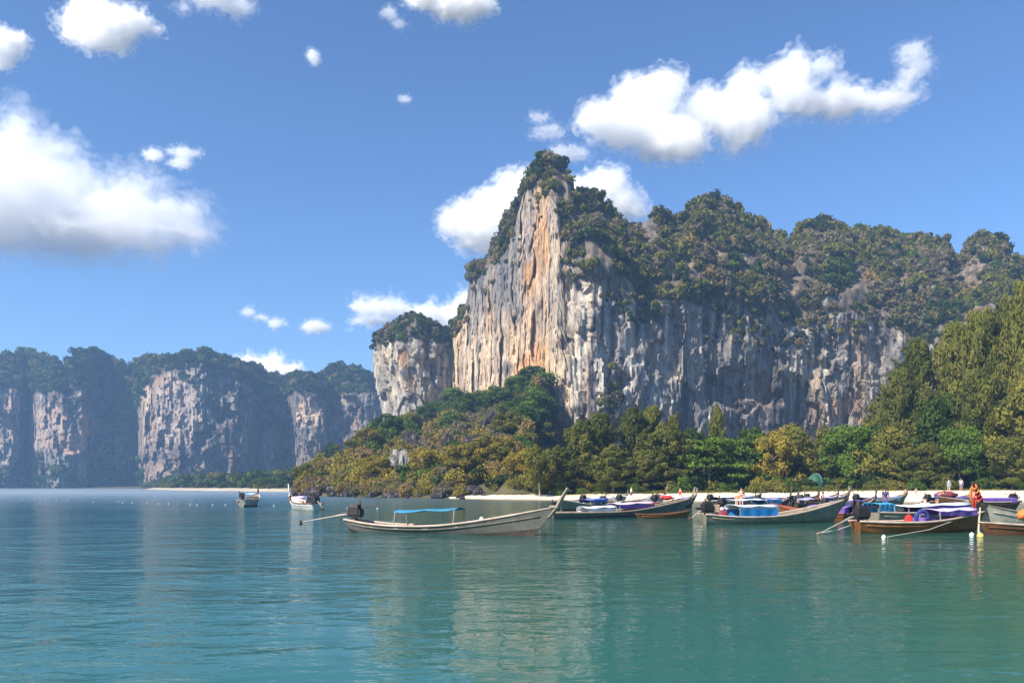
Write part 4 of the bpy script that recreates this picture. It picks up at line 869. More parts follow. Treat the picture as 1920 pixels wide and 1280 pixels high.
    for (t0, t1, zt, zb, w, cl) in curtains:
        for sg in (-1, 1):
            P = [[(L * (t0 + (t1 - t0) * i / 12), sg * (w / 2 + 0.025 * math.sin(i * 1.7) - 0.03 * k_), zt + (zb - zt) * k_ / 3) for k_ in range(4)] for i in range(13)]
            b = MB(); b.grid(P); b.grid([[(p[0], p[1] - sg * 0.012, p[2]) for p in r][::-1] for r in P]); b.build('side_curtain', CLOTH[cl], root, True)
    return root
def wp(px, py): d = wd(py); return (wx(px, d), d)
def hangs(seq, r=0.02): return MB().tube(seq, r, 5)

# the boat in front
longtail('long grey longtail boat lying alone in front, its propeller shaft raised out of the water', wp(662, 996), wp(1000, 1004), 1.45, 0.53, 0.30, 1.16, 1.0, 'grey', 'rail', 'tan', (0.42, 0.72), 'drift', True, 2.55, 0.42,
         [(0.27, 0.62, 0.98, 1.12, 0.95, 'teal', True)], (), group='longtail boats at anchor', bottom='dark')
# two small boats far left
longtail('small cream longtail boat far off at the left, its tall dark stem upright', wp(453, 950), (wx(481, 83.5), 83.5), 1.75, 0.72, 0.62, 1.25, 0.7, 'cream', 'white', 'tan', (0.10, 0.75), 'dark', True, 1.2, 0.5, [(0.30, 0.65, 1.25, 1.3, 1.4, 'pale', True)], group='longtail boats at anchor')
longtail('small white longtail boat with a rusty stern and white raised stem near the headland tip', (wx(594, 65.2), 65.2), (wx(548, 71.5), 71.5), 1.75, 0.55, 0.55, 1.15, 0.9, 'white', 'orange', 'brown', (0.35, 1.0), 'white', True, 1.4, 0.6,
         [(0.25, 0.70, 1.15, 1.15, 1.3, 'lilac', True)], [(0.42, 0.72, 1.02, 0.5, 1.3, 'white')], group='longtail boats at anchor', bottom='cream')
# the row along the beach
longtail('grey longtail boat first in the row, with a white tarp and a pink canopy', wp(1036, 972), (wx(1272, 54.5), 54.5), 1.6, 0.36, 0.33, 1.14, 1.2, 'grey', 'tan', 'drift', (0.32, 0.75), 'drift', True, 1.2, 0.6,
         [(0.22, 0.44, 0.72, 0.78, 1.3, 'white', True), (0.45, 0.75, 0.92, 1.02, 1.25, 'pink', True)], [(0.22, 0.43, 0.60, 0.36, 1.36, 'white'), (0.45, 0.74, 0.80, 0.55, 1.3, 'purple')], bottom='green')
longtail('short brown canoe between the first two large boats of the row', wp(1200, 971), wp(1286, 970), 0.9, 0.24, 0.2, 0.42, 0.35, 'orange', 'brown', 'brown', None, eng=False, thwarts=(0.3, 0.6), name='canoe', bottom='brown')
longtail('green grey longtail boat with a bright blue side cloth under a white roof', wp(1322, 982), (wx(1562, 44.8), 44.8), 1.6, 0.52, 0.34, 1.26, 0.95, 'drift', 'rail', 'tan', (0.28, 0.68), 'dark', True, 0.7, 0.5,
         [(0.20, 0.50, 1.02, 1.02, 1.4, 'pale', True)], [(0.21, 0.49, 0.78, 0.36, 1.5, 'blue'), (0.20, 0.50, 0.90, 0.76, 1.42, 'white')], bottom='green')
longtail('longtail boat with a pale blue and lilac roof right behind the blue sided boat', (wx(1352, 57.7), 57.7), (wx(1470, 63), 63), 1.6, 0.5, 0.4, 1.1, 0.9, 'brown', 'rail', 'tan', (0.2, 0.9), 'dark', True, 0.8, 0.5, [(0.10, 0.55, 1.05, 1.08, 1.45, 'pale', True), (0.58, 0.85, 1.0, 1.05, 1.3, 'lilac', True)], [(0.58, 0.84, 1.0, 0.6, 1.3, 'sky')])
longtail('dark longtail boat whose black stem stands at the middle of the row', (wx(1487, 63.8), 63.8), (wx(1531, 70.5), 70.5), 1.6, 0.6, 0.5, 1.2, 0.8, 'dark', 'dark', 'brown', (0.22, 0.80), 'dark', True, 0.8, 0.5, [(0.15, 0.6, 0.95, 1.02, 1.3, 'lilac', True)])
longtail('longtail boat with a lilac roof and the left stem of a close pair', (wx(1500, 71), 71), (wx(1566, 78.5), 78.5), 1.6, 0.6, 0.5, 1.25, 0.9, 'drift', 'rail', 'tan', (0.25, 0.78), 'dark', True, 0.8, 0.5, [(0.2, 0.8, 1.0, 1.02, 1.4, 'lilac', True)])
longtail('rear longtail boat with the right stem of a close pair', (wx(1512, 79.5), 79.5), (wx(1584, 86), 86), 1.6, 0.6, 0.5, 1.25, 0.9, 'brown', 'rail', 'tan', (0.25, 0.70), 'drift', True, 0.8, 0.5, [(0.2, 0.8, 1.0, 1.0, 1.4, 'white', True)])
longtail('red edged longtail boat with a purple cover, stern towards the nearest brown boat', (wx(1612, 45.5), 45.5), (wx(1462, 50.0), 50.0), 1.5, 0.5, 0.36, 0.9, 0.7, 'orange', 'red', 'brown', None, 'dark', True, 0.4, 0.4, [(0.06, 0.55, 0.86, 0.9, 1.35, 'purple', True)], [(0.05, 0.4, 0.74, 0.40, 1.38, 'purple')])
longtail('bare grey wooden longtail boat under a white roof, blue cover at its stern', wp(1640, 984), (wx(1800, 44.2), 44.2), 1.7, 0.66, 0.60, 1.15, 0.9, 'drift', 'rail', 'drift', (0.2, 0.5), 'drift', False, 0.8, 0.5, [(0.22, 1.0, 1.02, 1.12, 1.5, 'white', True), (-0.04, 0.12, 1.16, 1.16, 1.1, 'sky', True)], [(-0.04, 0.12, 1.08, 0.66, 1.15, 'sky'), (0.46, 1.0, 0.95, 0.60, 1.52, 'purple')])
longtail('nearest brown longtail boat at the right with an orange stern and purple cloths', wp(1610, 999), (wx(1826, 35.4), 35.4), 1.45, 0.50, 0.44, 0.86, 0.6, 'orange', 'rail', 'brown', None, 'dark', True, 1.7, 0.75, [(0.60, 0.94, 1.02, 1.08, 1.2, 'lilac', True)], [(0.60, 0.94, 0.92, 0.72, 1.2, 'purple'), (0.50, 0.72, 0.62, 0.44, 1.0, 'purple')], bottom='brown')
longtail('cream longtail boat at the right edge with garlands on its leaning stem', (wx(2040, 41), 41), (wx(1864, 38.2), 38.2), 1.6, 0.5, 0.42, 1.10, 0.75, 'cream', 'drift', 'tan', (0.70, 1.02), 'dark', False, 0.8, 0.5, (), (), ribbon=['orange', 'orange', 'red', 'red'])
longtail('low brown boat in front of the garlanded one, cut by the right edge', (wx(2070, 33.6), 33.6), (wx(1852, 32.6), 32.6), 1.3, 0.40, 0.34, 0.52, 0.4, 'brown', 'rail', 'brown', None, eng=False, bottom='dark')
longtail('longtail boat with a long purple cover and dark engine behind the garlanded boat', (wx(1902, 70), 70), (wx(1772, 69), 69), 1.7, 0.7, 0.6, 1.1, 0.8, 'brown', 'rail', 'tan', None, 'dark', True, 0.5, 0.3, [(0.05, 0.55, 1.02, 1.02, 1.5, 'purple', True)], [(0.05, 0.55, 0.93, 0.55, 1.55, 'purple')])
longtail('longtail boat with an indigo tarp behind the first boat of the row', (wx(1132, 69.8), 69.8), (wx(1056, 63.8), 63.8), 1.6, 0.5, 0.4, 0.95, 0.8, 'drift', 'rail', 'tan', None, 'drift', True, 0.6, 0.4, [(0.05, 0.55, 0.98, 0.9, 1.4, 'indigo', True)], [(0.1, 0.45, 0.86, 0.6, 1.42, 'indigo')])
longtail('maroon longtail boat behind the canoe, people and bags aboard', (wx(1226, 71), 71), (wx(1296, 76), 76), 1.7, 0.6, 0.5, 1.1, 0.9, 'red', 'rail', 'tan', (0.25, 0.7), 'drift', True, 0.6, 0.4, [(0.55, 0.85, 0.95, 1.0, 1.3, 'lilac', True)])
longtail('rear longtail boat with a thin tall stem behind the maroon one', (wx(1160, 80), 80), (wx(1240, 86), 86), 1.6, 0.5, 0.45, 1.15, 0.9, 'white', 'rail', 'tan', (0.35, 1.0), 'drift', True, 0.6, 0.4, [(0.1, 0.6, 1.0, 1.05, 1.4, 'white', True)])
longtail('rear longtail boat with a wide white and lilac roof behind the blue covered stern', (wx(1604, 77), 77), (wx(1692, 82.5), 82.5), 1.7, 0.6, 0.55, 1.2, 0.9, 'drift', 'rail', 'tan', (0.3, 0.8), 'dark', True, 0.6, 0.4, [(0.05, 0.85, 0.98, 1.0, 1.5, 'lilac', True)], [(0.1, 0.8, 0.9, 0.6, 1.5, 'white')])
longtail('rear longtail boat under a purple roof left of the garland', (wx(1738, 74), 74), (wx(1812, 78), 78), 1.7, 0.6, 0.55, 1.2, 0.9, 'brown', 'rail', 'tan', (0.3, 0.5), 'dark', True, 0.6, 0.4, [(0.05, 0.9, 1.0, 1.02, 1.5, 'purple', True)], [(0.1, 0.85, 0.92, 0.6, 1.5, 'lilac')])

longtail('rear longtail boat with a white roof between the pale blue roof and the beach', (wx(1330, 78), 78), (wx(1418, 84), 84), 1.6, 0.55, 0.5, 1.1, 0.9, 'drift', 'rail', 'tan', (0.2, 0.5), 'dark', True, 0.6, 0.4, [(0.1, 0.8, 0.98, 1.0, 1.4, 'white', True)], [(0.1, 0.8, 0.9, 0.6, 1.4, 'purple')])
longtail('rear longtail boat with an indigo curtain left of the black stem', (wx(1420, 73), 73), (wx(1490, 79), 79), 1.6, 0.55, 0.5, 1.1, 0.9, 'brown', 'rail', 'tan', (0.2, 0.6), 'dark', True, 0.6, 0.4, [(0.1, 0.8, 0.98, 1.0, 1.4, 'lilac', True)], [(0.1, 0.8, 0.9, 0.6, 1.4, 'indigo')])
longtail('brown longtail boat with a low purple cover right behind the close pair of stems', (wx(1545, 58), 58), (wx(1632, 63), 63), 1.6, 0.5, 0.42, 1.1, 0.9, 'brown', 'rail', 'brown', (0.25, 0.8), 'dark', True, 0.6, 0.4, [(0.1, 0.7, 0.92, 0.95, 1.4, 'purple', True)], [(0.1, 0.7, 0.82, 0.5, 1.4, 'lilac')])
longtail('rear longtail boat with a white hull between walking person and maroon boat', (wx(1092, 78), 78), (wx(1166, 83), 83), 1.6, 0.5, 0.42, 1.05, 0.9, 'white', 'rail', 'tan', (0.25, 0.5), 'drift', True, 0.6, 0.4, [(0.15, 0.7, 0.9, 0.92, 1.4, 'pale', True)])

# mooring lines, floats and gear
o = hangs([(19.9, 35.2, 0.62), (18.6, 34.2, 0.42), (17.2, 33.0, 0.2), (wx(1664, 31), 31.0, 0.03)], 0.018).build('mooring_rope', ROPE); props(o, 'slack rope from the nearest brown boat to the white float', 'rope')
o = hangs([(wx(1838, 37), 37.0, 1.0), (wx(1836, 34), 34.0, 0.62), (wx(1832, 32), 31.9, 0.2), (wx(1836, 31.6), 31.6, 0.1)], 0.035).build('anchor_rope', ROPE); props(o, 'thick pale rope hanging from the bow of the garlanded boat', 'rope')
o = hangs([(wx(1598, 34.5), 34.6, 0.32), (wx(1570, 34), 34.0, 0.14), (wx(1532, 33.4), 33.4, 0.03)], 0.014).build('stern_rope', mat_plain('rope_white', (0.7, 0.68, 0.62), 0.9, 0.1)); props(o, 'thin white line running left from the nearest brown boat into the water', 'rope')
def floatball(x, y, r, mat, label, group=None, name='float'):
    t = thing(name, label, 'float', (x, y, 0), 0, group); MB().ball((0, 0, r * .35), r, 10, 8).build('ball', mat, t, True); MB().tube([(0, 0, r * 1.2), (0, 0, r * 1.55)], r * .22, 6).build('eye', mat, t); return t
floatball(wx(1657, 30.9), 30.9, 0.085, FLOAT_W, 'white float at the end of the slack rope before the brown boat')
floatball(wx(1822, 32.4), 32.4, 0.09, FLOAT_W, 'pale float hanging left of the thick rope by the garlanded bow', 'floats at the garlanded bow')
floatball(wx(1838, 31.4), 31.4, 0.13, FLOAT_Y, 'yellowish float under the thick rope by the garlanded bow', 'floats at the garlanded bow')
floatball(wx(903, 47.5), 47.5, 0.13, FLOAT_W, 'lone white float beyond the grey boat in front')
for px, py in [(42, 938), (64, 938), (86, 938), (106, 939), (126, 938), (176, 941), (222, 941), (230, 943), (248, 943), (276, 944), (297, 945), (317, 945), (357, 947), (370, 947), (399, 947), (423, 947), (514, 949), (600, 951), (652, 953), (708, 954)]:
    x, y = wp(px, py); floatball(x, y, 0.10, FLOAT_G, 'small pale float in the swimming line across the left of the bay', 'swimming line floats', 'buoy')
def bundle(name, loc, r, cl, label, cat, seed):
    m = rock_mesh(name, seed, r[0], r[1], r[2], 0.3, 3); m.materials.clear(); m.materials.append(CLOTH[cl] if cl in CLOTH else cl); m.polygons.foreach_set('use_smooth', [True] * len(m.polygons)); o = obj(name, m); o.location = loc; return props(o, label, cat)
bundle('bag', (wx(1353, 42.6), 42.5, 0.50), (0.32, 0.26, 0.24), 'maroon', 'dark maroon bag between crate and blue cloth of the blue sided boat', 'bag', 1)
bundle('bag', (wx(1352, 42.6), 42.5, 0.78), (0.2, 0.17, 0.12), 'pink', 'pinkish cloth bag on top of the maroon bag', 'bag', 2)
t = thing('crate', 'open wooden crate behind the engine of the blue sided boat', 'crate', (wx(1334, 42.6), 42.6, 0.62), 0.1)
for z in (0.06, 0.2, 0.34): MB().box((0, -.3, z), (0.66, .03, .1)).build('slat', WOODS['tan'], t); MB().box((0, .3, z), (0.66, .03, .1)).build('slat', WOODS['tan'], t)
for sx in (-.32, .32): MB().box((sx, 0, 0.2), (.03, .57, .42)).build('crate_end', WOODS['tan'], t)
t = thing('life_ring', 'dark blue ring lying on the purple cloth of the nearest brown boat', 'life ring', (wx(1729, 34.6), 34.6, 0.52), 0.2); P = []
for i in range(19):
    a = i * 2 * math.pi / 18; P.append([((0.30 + 0.09 * math.cos(q * 1.0472)) * math.cos(a), 0.09 * math.sin(q * 1.0472), (0.30 + 0.09 * math.cos(q * 1.0472)) * math.sin(a) + .1) for q in range(7)])
MB().grid(P).build('ring', CLOTH['navy'], t, True)
bundle('fuel_can', (wx(1703, 34.7), 34.7, 0.52), (0.15, 0.15, 0.26), 'red', 'red can standing amidships in the nearest brown boat', 'can', 4)
bundle('tarp', (wx(1778, 73), 73.4, 1.2), (1.0, 0.6, 0.35), 'maroon', 'maroon folded tarp heaped on the purple roof', 'tarp', 5)
bundle('vest', (wx(1910, 36), 35.6, 0.72), (0.35, 0.25, 0.22), 'orange', 'orange life vest at the right edge aboard the low brown boat', 'life vest', 6)
bundle('bag', (wx(1252, 72), 72.6, 0.95), (0.5, 0.3, 0.2), 'red', 'red bag aboard the maroon boat', 'bag', 7)

# ------------------------------------------------------------------ people
def skin_obj(name, V_, E_, R_, mat, parent, root_i=0, sub=1):
    m = bpy.data.meshes.new(name); m.from_pydata([tuple(v) for v in V_], E_, []); o = bpy.data.objects.new(name, m); S.collection.objects.link(o)
    md = o.modifiers.new('s', 'SKIN'); md.use_smooth_shade = True
    for i, r in enumerate(R_):
        sv = m.skin_vertices[0].data[i]; sv.radius = (r, r) if not hasattr(r, '__len__') else r; sv.use_root = (i == root_i)
    if sub: o.modifiers.new('u', 'SUBSURF').levels = sub
    dg = bpy.context.evaluated_depsgraph_get(); me = bpy.data.meshes.new_from_object(o.evaluated_get(dg)); bpy.data.objects.remove(o); bpy.data.meshes.remove(m)
    me.name = name; me.materials.clear(); me.materials.append(mat); q = bpy.data.objects.new(name, me); S.collection.objects.link(q); q.parent = parent; return q
SKIN = [mat_plain('skin_tan', (0.42, 0.22, 0.13), 0.55, 0.08), mat_plain('skin_fair', (0.60, 0.36, 0.26), 0.55, 0.08), mat_plain('skin_brown', (0.20, 0.10, 0.06), 0.55, 0.08)]
HAIR = mat_plain('hair_dark', (0.02, 0.015, 0.012), 0.6, 0.3); EYE = mat_plain('eye_dark', (0.02, 0.02, 0.02), 0.3, 0.1)
POSE = {  # hip height, lean, (thigh L, R), (knee L, R), (arm L, R), (elbow L, R)   degrees forward
    'walk': (0.90, 6, (24, -20), (8, 22), (-24, 22), (14, 18)), 'stand': (0.92, 2, (3, -3), (2, 4), (6, -2), (12, 10)), 'sit': (0.12, 12, (82, 88), (84, 92), (34, 28), (30, 40)), 'bend': (0.86, 72, (6, -4), (8, 6), (88, 70), (12, 20)), 'lounge': (0.12, -32, (84, 78), (20, 34), (-30, -26), (8, 10))}
def person(label, loc, rz, pose, shirt, shorts, skin=0, h=1.7, group='people on the beach and boats'):
    root = thing('person', label, 'person', loc, rz, group); root.scale = (h / 1.72,) * 3
    hip, lean, th, kn, ar, el = POSE[pose]; la = R(lean)
    f = lambda a: Vector((0, math.sin(a), -math.cos(a)))                # hanging limb swung forward (+Y)
    up = Vector((0, math.sin(la), math.cos(la))); P0 = Vector((0, 0, hip))
    V_ = [P0, P0 + up * .16, P0 + up * .34, P0 + up * .48, P0 + up * .565, P0 + up * .64 + Vector((0, .012, 0)), P0 + up * .75 + Vector((0, .018, 0)), P0 + up * .83 + Vector((0, .008, 0))]
    Rr = [(.15, .105), (.135, .10), (.165, .115), (.14, .09), .056, (.066, .082), (.082, .10), (.05, .06)]; E_ = [(i, i + 1) for i in range(7)]
    def addv(p, r, par): V_.append(p); Rr.append(r); E_.append((par, len(V_) - 1)); return len(V_) - 1
    legs = []; arms = []
    for s_, t_, k_ in ((-1, th[0], kn[0]), (1, th[1], kn[1])):
        a = R(t_); hp = P0 + Vector((s_ * .10, 0, -.05)); j = addv(hp, .092, 0); kp = hp + f(a) * .41; jk = addv(kp, .060, j); a2 = a - R(k_); ap = kp + f(a2) * .40; c = addv(kp + f(a2) * .14, .060, jk); ja = addv(ap, .036, c)
        tq = ap + Vector((0, .17 * math.cos(a2 * .5) , .17 * math.sin(max(a2, 0) * .8) - .035)); addv(tq, (.042, .026), ja); legs.append((hp, kp))
    for s_, t_, e_ in ((-1, ar[0], el[0]), (1, ar[1], el[1])):
        a = R(t_); sp = P0 + up * .50 + Vector((s_ * .185, 0, 0)); j = addv(sp, .055, 3); ep = sp + f(a) * .28 + Vector((s_ * .035, 0, 0)); je = addv(ep, .040, j); a2 = a + R(e_); wpnt = ep + f(a2) * .25; jw = addv(wpnt, .026, je); pm = wpnt + f(a2) * .075; jp = addv(pm, (.036, .018), jw)
        for q, (dx_, ln) in enumerate([(-.027, .068), (-.009, .08), (.009, .076), (.027, .06)]):
            b0 = pm + f(a2) * .022 + Vector((0, dx_, 0)) * .8; jf = addv(b0, .009, jp); m1 = b0 + f(a2 + .25) * ln * .55; jm = addv(m1, .008, jf); addv(m1 + f(a2 + .6) * ln * .5, .007, jm)
        tb = wpnt + f(a2) * .03 + Vector((0, .038, 0)); jt = addv(tb, .011, jw); addv(tb + f(a2 + .35) * .05, .009, jt); arms.append((sp, ep))
    skin_obj('body', V_, E_, Rr, SKIN[skin], root)
    hd = V_[6]; n_ = MB(); n_.ball(hd + Vector((0, .095, -.02)), (.014, .026, .020), 6, 5); n_.build('nose', SKIN[skin], root, True)
    for sg in (-1, 1): MB().ball(hd + Vector((sg * .032, .088, .012)), (.013, .010, .008), 6, 4).build('eye', EYE, root, True); MB().ball(hd + Vector((sg * .082, 0, -.01)), (.012, .022, .032), 6, 4).build('ear', SKIN[skin], root, True)
    MB().ball(hd + Vector((0, .082, -.055)), (.024, .010, .007), 6, 4).build('mouth', mat_lip, root, True)
    MB().ball(hd + Vector((0, -.018, .035)), (.098, .108, .105), 12, 10, True).build('hair', HAIR, root, True)
    if shirt:
        sv = [P0 + up * .06, P0 + up * .2, P0 + up * .34, P0 + up * .49]; sr = [(.158, .118), (.152, .116), (.178, .13), (.15, .10)]; se = [(0, 1), (1, 2), (2, 3)]
        for sp, ep in arms: sv += [sp, sp + (ep - sp) * .55]; sr += [.068, .062]; se += [(3, len(sv) - 2), (len(sv) - 2, len(sv) - 1)]
        skin_obj('shirt', sv, se, sr, CLOTH[shirt] if isinstance(shirt, str) else shirt, root)
    sv = [P0 + up * .1, P0]; sr = [(.152, .115), (.162, .12)]; se = [(0, 1)]
    for hp, kp in legs: sv += [hp, hp + (kp - hp) * .6]; sr += [.104, .09]; se += [(1, len(sv) - 2), (len(sv) - 2, len(sv) - 1)]
    skin_obj('shorts', sv, se, sr, CLOTH[shorts] if isinstance(shorts, str) else shorts, root)
    return root
mat_lip = mat_plain('lips', (0.35, 0.12, 0.10), 0.5, 0.1)
def beach(px, d): x = wx(px, d); return (x, d, ground_at(x, d))
person('person in a white shirt and dark shorts walking along the sand', beach(1183, 107), R(-100), 'walk', 'white', 'navy', 0, 1.78)
person('person in dark clothes sitting in the maroon boat', (wx(1234, 72), 72, 0.62), R(150), 'sit', 'navy', 'navy', 2)
person('person in a pink shirt bending over in the maroon boat', (wx(1262, 73), 73.2, 0.15), R(60), 'bend', 'pink', 'white', 1)
person('person in a red top standing at the bow of the maroon boat', (wx(1276, 74), 74, 0.25), R(120), 'stand', 'red', 'white', 1, 1.6)
person('bare chested person bending over by the pale blue roof', (wx(1388, 60), 61.0, 0.35), R(-60), 'bend', None, 'orange', 1, 1.7)
person('tanned person standing beside the bending one by the pale blue roof', (wx(1397, 61), 62, 0.2), R(170), 'stand', None, 'orange', 1, 1.65)
person('person in a pale pink shirt sitting by the black stem', (wx(1541, 62), 62, 0.6), R(190), 'sit', 'pink', 'white', 1)
person('person in a navy shirt standing behind the bright blue stern cover', (wx(1660, 60), 60, 0.15), R(170), 'stand', 'navy', 'indigo', 2, 1.7)
person('sunbather in orange lounging at the back of the beach', beach(1693, 105), R(80), 'lounge', 'orange', 'orange', 1)
person('sunbather with bare shoulders sitting right of the one in orange', beach(1716, 105), R(200), 'sit', None, 'pink', 1)
person('tanned person in dark shorts bending over the purple roofed boat', (wx(1757, 62), 62, 0.4), R(-70), 'bend', None, 'navy', 0, 1.75)
person('person in pale clothes sitting in the nearest brown boat', (wx(1737, 43), 43.2, 0.5), R(170), 'sit', 'white', 'maroon', 1, 1.6)
person('person in turquoise standing before the bushes', beach(1779, 108), R(170), 'stand', 'sky', 'sky', 1)
person('person in grey standing at the foot of the bushes left of the garland', beach(1802, 109), R(160), 'stand', 'pale', 'indigo', 0, 1.7)
# ------------------------------------------------------------------ clouds
def mat_cloud(name, dens, size=None):
    k = NT(name); v = k.n('ShaderNodeVolumeScatter'); v.inputs['Color'].default_value = (1, 1, 1, 1)
    v.inputs['Density'].default_value = dens; v.inputs['Anisotropy'].default_value = 0.0
    if size:                                                          # ragged wisps
        r = k.n('ShaderNodeMapRange'); r.interpolation_type = 'SMOOTHSTEP'; r.inputs['From Min'].default_value = 0.46; r.inputs['From Max'].default_value = 0.66; r.inputs['To Max'].default_value = dens
        k.l(k.noise(k.coords((1, 1, 1.3), 'World'), 1.0 / size, 6, 0.65, 0.3), r.inputs['Value']); k.l(r.outputs[0], v.inputs['Density']); k.m.cycles.volume_step_rate = 0.5
    k.l(v.outputs[0], k.out.inputs['Volume']); return k.m
CD = 5200.0
def cloud(lobes, label, od=9.0, seed=1, D=CD, rough=0.30, group='clouds'):
    """lobes: (px, py, rx, ry) -> a puffy body with two thin fringes, far out over the land; od = optical depth through its middle"""
    pc = np.array(lobes, float); cxp, cyp = pc[:, 0].mean(), pc[:, 1].mean()
    o0 = Vector(at(cxp, cyp, D)); k = D / F; L = float(np.mean(pc[:, 2:])) * k
    root = thing('cloud', label, 'cloud', o0, 0, group)
    ext = max(pc[:, 0] + pc[:, 2]) - min(pc[:, 0] - pc[:, 2])
    for part, grow, dens, amp in (('core', -0.16, od / (1.7 * L), 1.0), ('fringe', 0.0, min(1.1, od * .25) / (1.7 * L), 1.25), ('veil', 0.26, min(2.2, od * .7) / (1.7 * L), 1.7)):
        bm = bmesh.new(); g = random.Random(seed)
        for (px, py, rx, ry) in lobes:
            c = Vector(((px - cxp) * k, g.uniform(-0.3, 0.3) * rx * k, -(py - cyp) * k)); e = grow * L * 0.5
            bmesh.ops.create_icosphere(bm, subdivisions=3, radius=1.0, matrix=Matrix.Translation(c) @ Matrix.Diagonal((rx * k + e, rx * k * 0.8 + e, ry * k + e, 1)))
            for q in range(9):
                a = Vector((g.gauss(0, 1), g.gauss(0, 1) * 0.8, g.gauss(0.3, 0.8))).normalized(); r = g.uniform(0.2, 0.42)
                cc = c + Vector((a.x * rx, a.y * rx * 0.8, a.z * ry)) * k * 0.88
                bmesh.ops.create_icosphere(bm, subdivisions=2, radius=1.0, matrix=Matrix.Translation(cc) @ Matrix.Diagonal((rx * k * r + e, rx * k * r + e, ry * k * r * 1.1 + e, 1)))
        m = bpy.data.meshes.new('tmp'); bm.to_mesh(m); bm.free(); t = bpy.data.objects.new('tmp', m); S.collection.objects.link(t)
        md = t.modifiers.new('r', 'REMESH'); md.mode = 'VOXEL'; md.voxel_size = max(ext * k / (210.0 if part == 'core' else 150.0), 5.0)
        dg = bpy.context.evaluated_depsgraph_get(); me = bpy.data.meshes.new_from_object(t.evaluated_get(dg)); bpy.data.objects.remove(t); bpy.data.meshes.remove(m)
        n = len(me.vertices); v = np.empty(n * 3, np.float32); me.vertices.foreach_get('co', v); v = v.reshape(-1, 3).astype(float)
        nn = np.empty(n * 3, np.float32); me.vertices.foreach_get('normal', nn); nn = nn.reshape(-1, 3); off = seed * 13.7
        bil = lambda q, sd: np.abs(noise3(v[:, 0] / q + off, v[:, 1] / q, v[:, 2] / q, sd)) - 0.35
        dsp = rough * amp * L * (0.75 * fbm(v[:, 0] / (L * .8) + off, v[:, 1] / (L * .8), v[:, 2] / (L * .8), seed, 4, 0.6) + 0.55 * bil(L * .5, seed + 3) + 0.50 * bil(L * .24, seed + 4) + 0.42 * bil(L * .12, seed + 5) + 0.22 * bil(L * .06, seed + 6))
        v = v + nn * dsp[:, None] + nn * (grow * 0.5 * L); me.vertices.foreach_set('co', v.astype(np.float32).ravel()); me.update()
        t = bpy.data.objects.new('tmp', me); S.collection.objects.link(t)      # close it again after the displacement
        md = t.modifiers.new('r', 'REMESH'); md.mode = 'VOXEL'; md.voxel_size = max(ext * k / (210.0 if part == 'core' else 150.0), 5.0)
        dg = bpy.context.evaluated_depsgraph_get(); m2 = bpy.data.meshes.new_from_object(t.evaluated_get(dg)); bpy.data.objects.remove(t); bpy.data.meshes.remove(me); me = m2
        me.name = part; me.materials.clear(); me.materials.append(mat_cloud('cloud_vapour', dens, L * 0.42 if part == 'veil' else None))
        me.polygons.foreach_set('use_smooth', [True] * len(me.polygons))
        o = bpy.data.objects.new(part, me); link(o); o.parent = root
    return root
cloud([(-60, 330, 130, 90), (20, 270, 60, 55), (70, 300, 60, 60), (30, 390, 150, 80), (140, 350, 60, 55), (130, 415, 120, 55), (245, 350, 48, 44), (235, 415, 100, 52), (320, 405, 70, 45), (340, 430, 60, 32), (60, 440, 160, 30), (240, 450, 130, 26)],
      'biggest white cumulus at the left above the far cliffs', 1.5, 1, rough=0.3)
cloud([(190, 45, 60, 38), (150, 45, 40, 35), (165, 10, 30, 25), (190, 75, 30, 20), (250, 50, 42, 22), (285, 50, 18, 11)], 'white cloud with a pointed right end at the upper left', 2.6, 2, rough=0.4)
cloud([(10, 85, 34, 26), (35, 80, 20, 18), (5, 110, 20, 18)], 'ragged cloud cut by the left edge above the biggest cumulus', 4, 3, rough=0.5)
cloud([(395, -6, 40, 22), (440, 8, 34, 18), (345, 16, 16, 10)], 'faint cloud at the top edge right of the pointed one', 0.9, 4, rough=0.5)
cloud([(800, -5, 36, 22), (850, 5, 44, 28), (890, 8, 36, 24), (875, 25, 22, 14)], 'white cloud at the top edge left of the middle', 5, 5, rough=0.4)
cloud([(730, 25, 16, 12), (745, 44, 14, 8)], 'wisp just left of the cloud at the top edge', 0.5, 6, rough=0.6)
cloud([(587, 106, 13, 12), (590, 116, 9, 9)], 'small lone puff high in the blue left of the middle', 1.2, 7, rough=0.5)
cloud([(760, 187, 14, 7)], 'tiny faint puff below the cloud at the top edge', 0.6, 8, rough=0.5)
cloud([(286, 291, 22, 12), (345, 288, 26, 9), (340, 308, 22, 11)], 'three joined puffs above the right end of the biggest cumulus', 1.2, 9, rough=0.5)
cloud([(228, 100, 9, 10)], 'tiny wisp below the pointed cloud', 0.5, 10, rough=0.5)
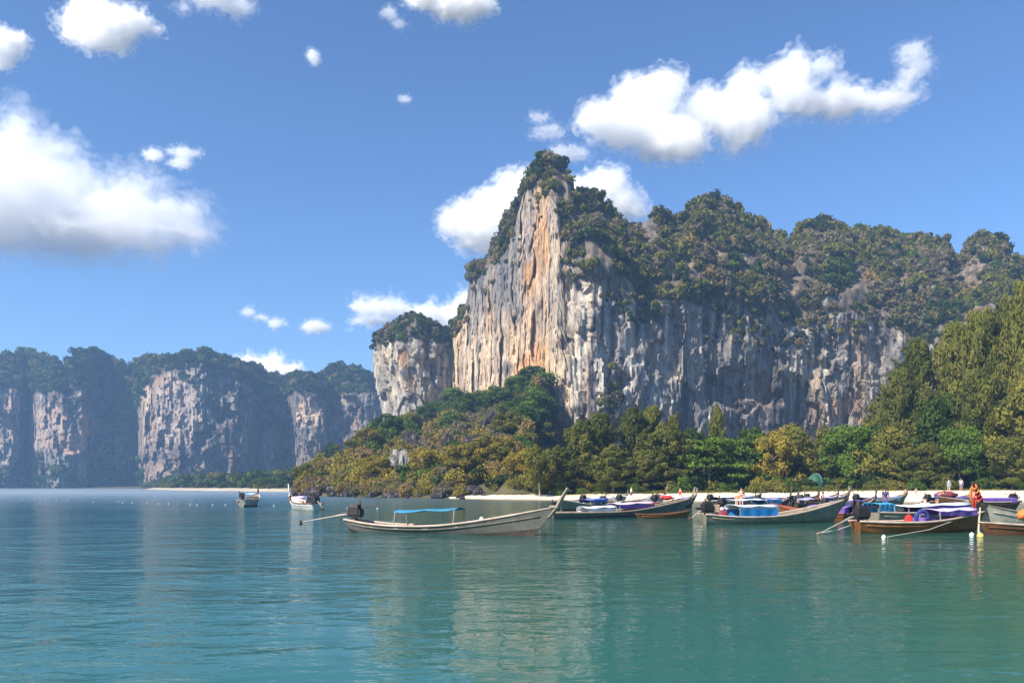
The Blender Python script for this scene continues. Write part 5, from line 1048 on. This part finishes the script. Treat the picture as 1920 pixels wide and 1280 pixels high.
cloud([(1130, 225, 56, 32), (1200, 200, 60, 48), (1240, 175, 45, 40), (1170, 245, 55, 30), (1260, 250, 70, 44), (1330, 200, 50, 40), (1390, 220, 62, 50), (1400, 160, 40, 28), (1480, 145, 48, 40), (1540, 125, 26, 22), (1500, 185, 50, 30), (1580, 185, 55, 28), (1640, 195, 50, 18), (1700, 185, 30, 12), (1270, 275, 50, 20)],
      'long white cloud stretching right above the tall cliff', 2.2, 11, rough=0.34)
cloud([(1712, 105, 26, 24), (1722, 130, 24, 20), (1700, 150, 22, 26)], 'thin plume rising from the right end of the long cloud', 0.9, 12, rough=0.6)
cloud([(1030, 250, 36, 9), (1060, 285, 40, 14), (1012, 222, 20, 9), (1102, 290, 10, 8)], 'wispy shreds between the long cloud and the cliff peak', 0.55, 13, rough=0.6)
cloud([(850, 420, 36, 28), (890, 420, 50, 40), (930, 385, 50, 42), (970, 370, 50, 44), (930, 440, 60, 40), (1000, 400, 60, 60), (895, 450, 40, 22), (1130, 350, 44, 34), (1160, 375, 44, 34), (1190, 395, 26, 22), (1080, 380, 60, 40), (1150, 345, 20, 24)], 'bright cumulus half hidden behind the cliff peak', 2.6, 14, D=4800)
cloud([(850, 600, 40, 34), (875, 590, 40, 40), (800, 592, 40, 22), (690, 578, 36, 14), (740, 582, 40, 16), (700, 600, 40, 8)], 'low pale cloud behind the lone limestone tower', 2.0, 15, D=9000, rough=0.45)
cloud([(466, 585, 14, 10), (517, 608, 16, 10), (590, 612, 28, 12), (488, 596, 16, 6)], 'line of small puffs low above the far cliffs', 1.2, 16, D=9000, rough=0.5)
cloud([(500, 690, 40, 22), (530, 700, 36, 16), (470, 685, 30, 14), (515, 680, 12, 16), (490, 705, 60, 16)], 'white cloud peeping over the far cliffs', 5, 17, D=9000, rough=0.35)

# ------------------------------------------------------------------ air
k = NT('haze_air'); v = k.n('ShaderNodeVolumePrincipled')
v.inputs['Color'].default_value = (0.38, 0.62, 1.0, 1); v.inputs['Density'].default_value = 0.00034; v.inputs['Anisotropy'].default_value = 0.2
k.l(v.outputs[0], k.out.inputs['Volume'])
hz = MB().box((0, 525, 78), (3200, 2100, 162)).build('haze', k.m)
hz.data.update(); props(hz, 'thin blue air over the bay', kind='stuff')
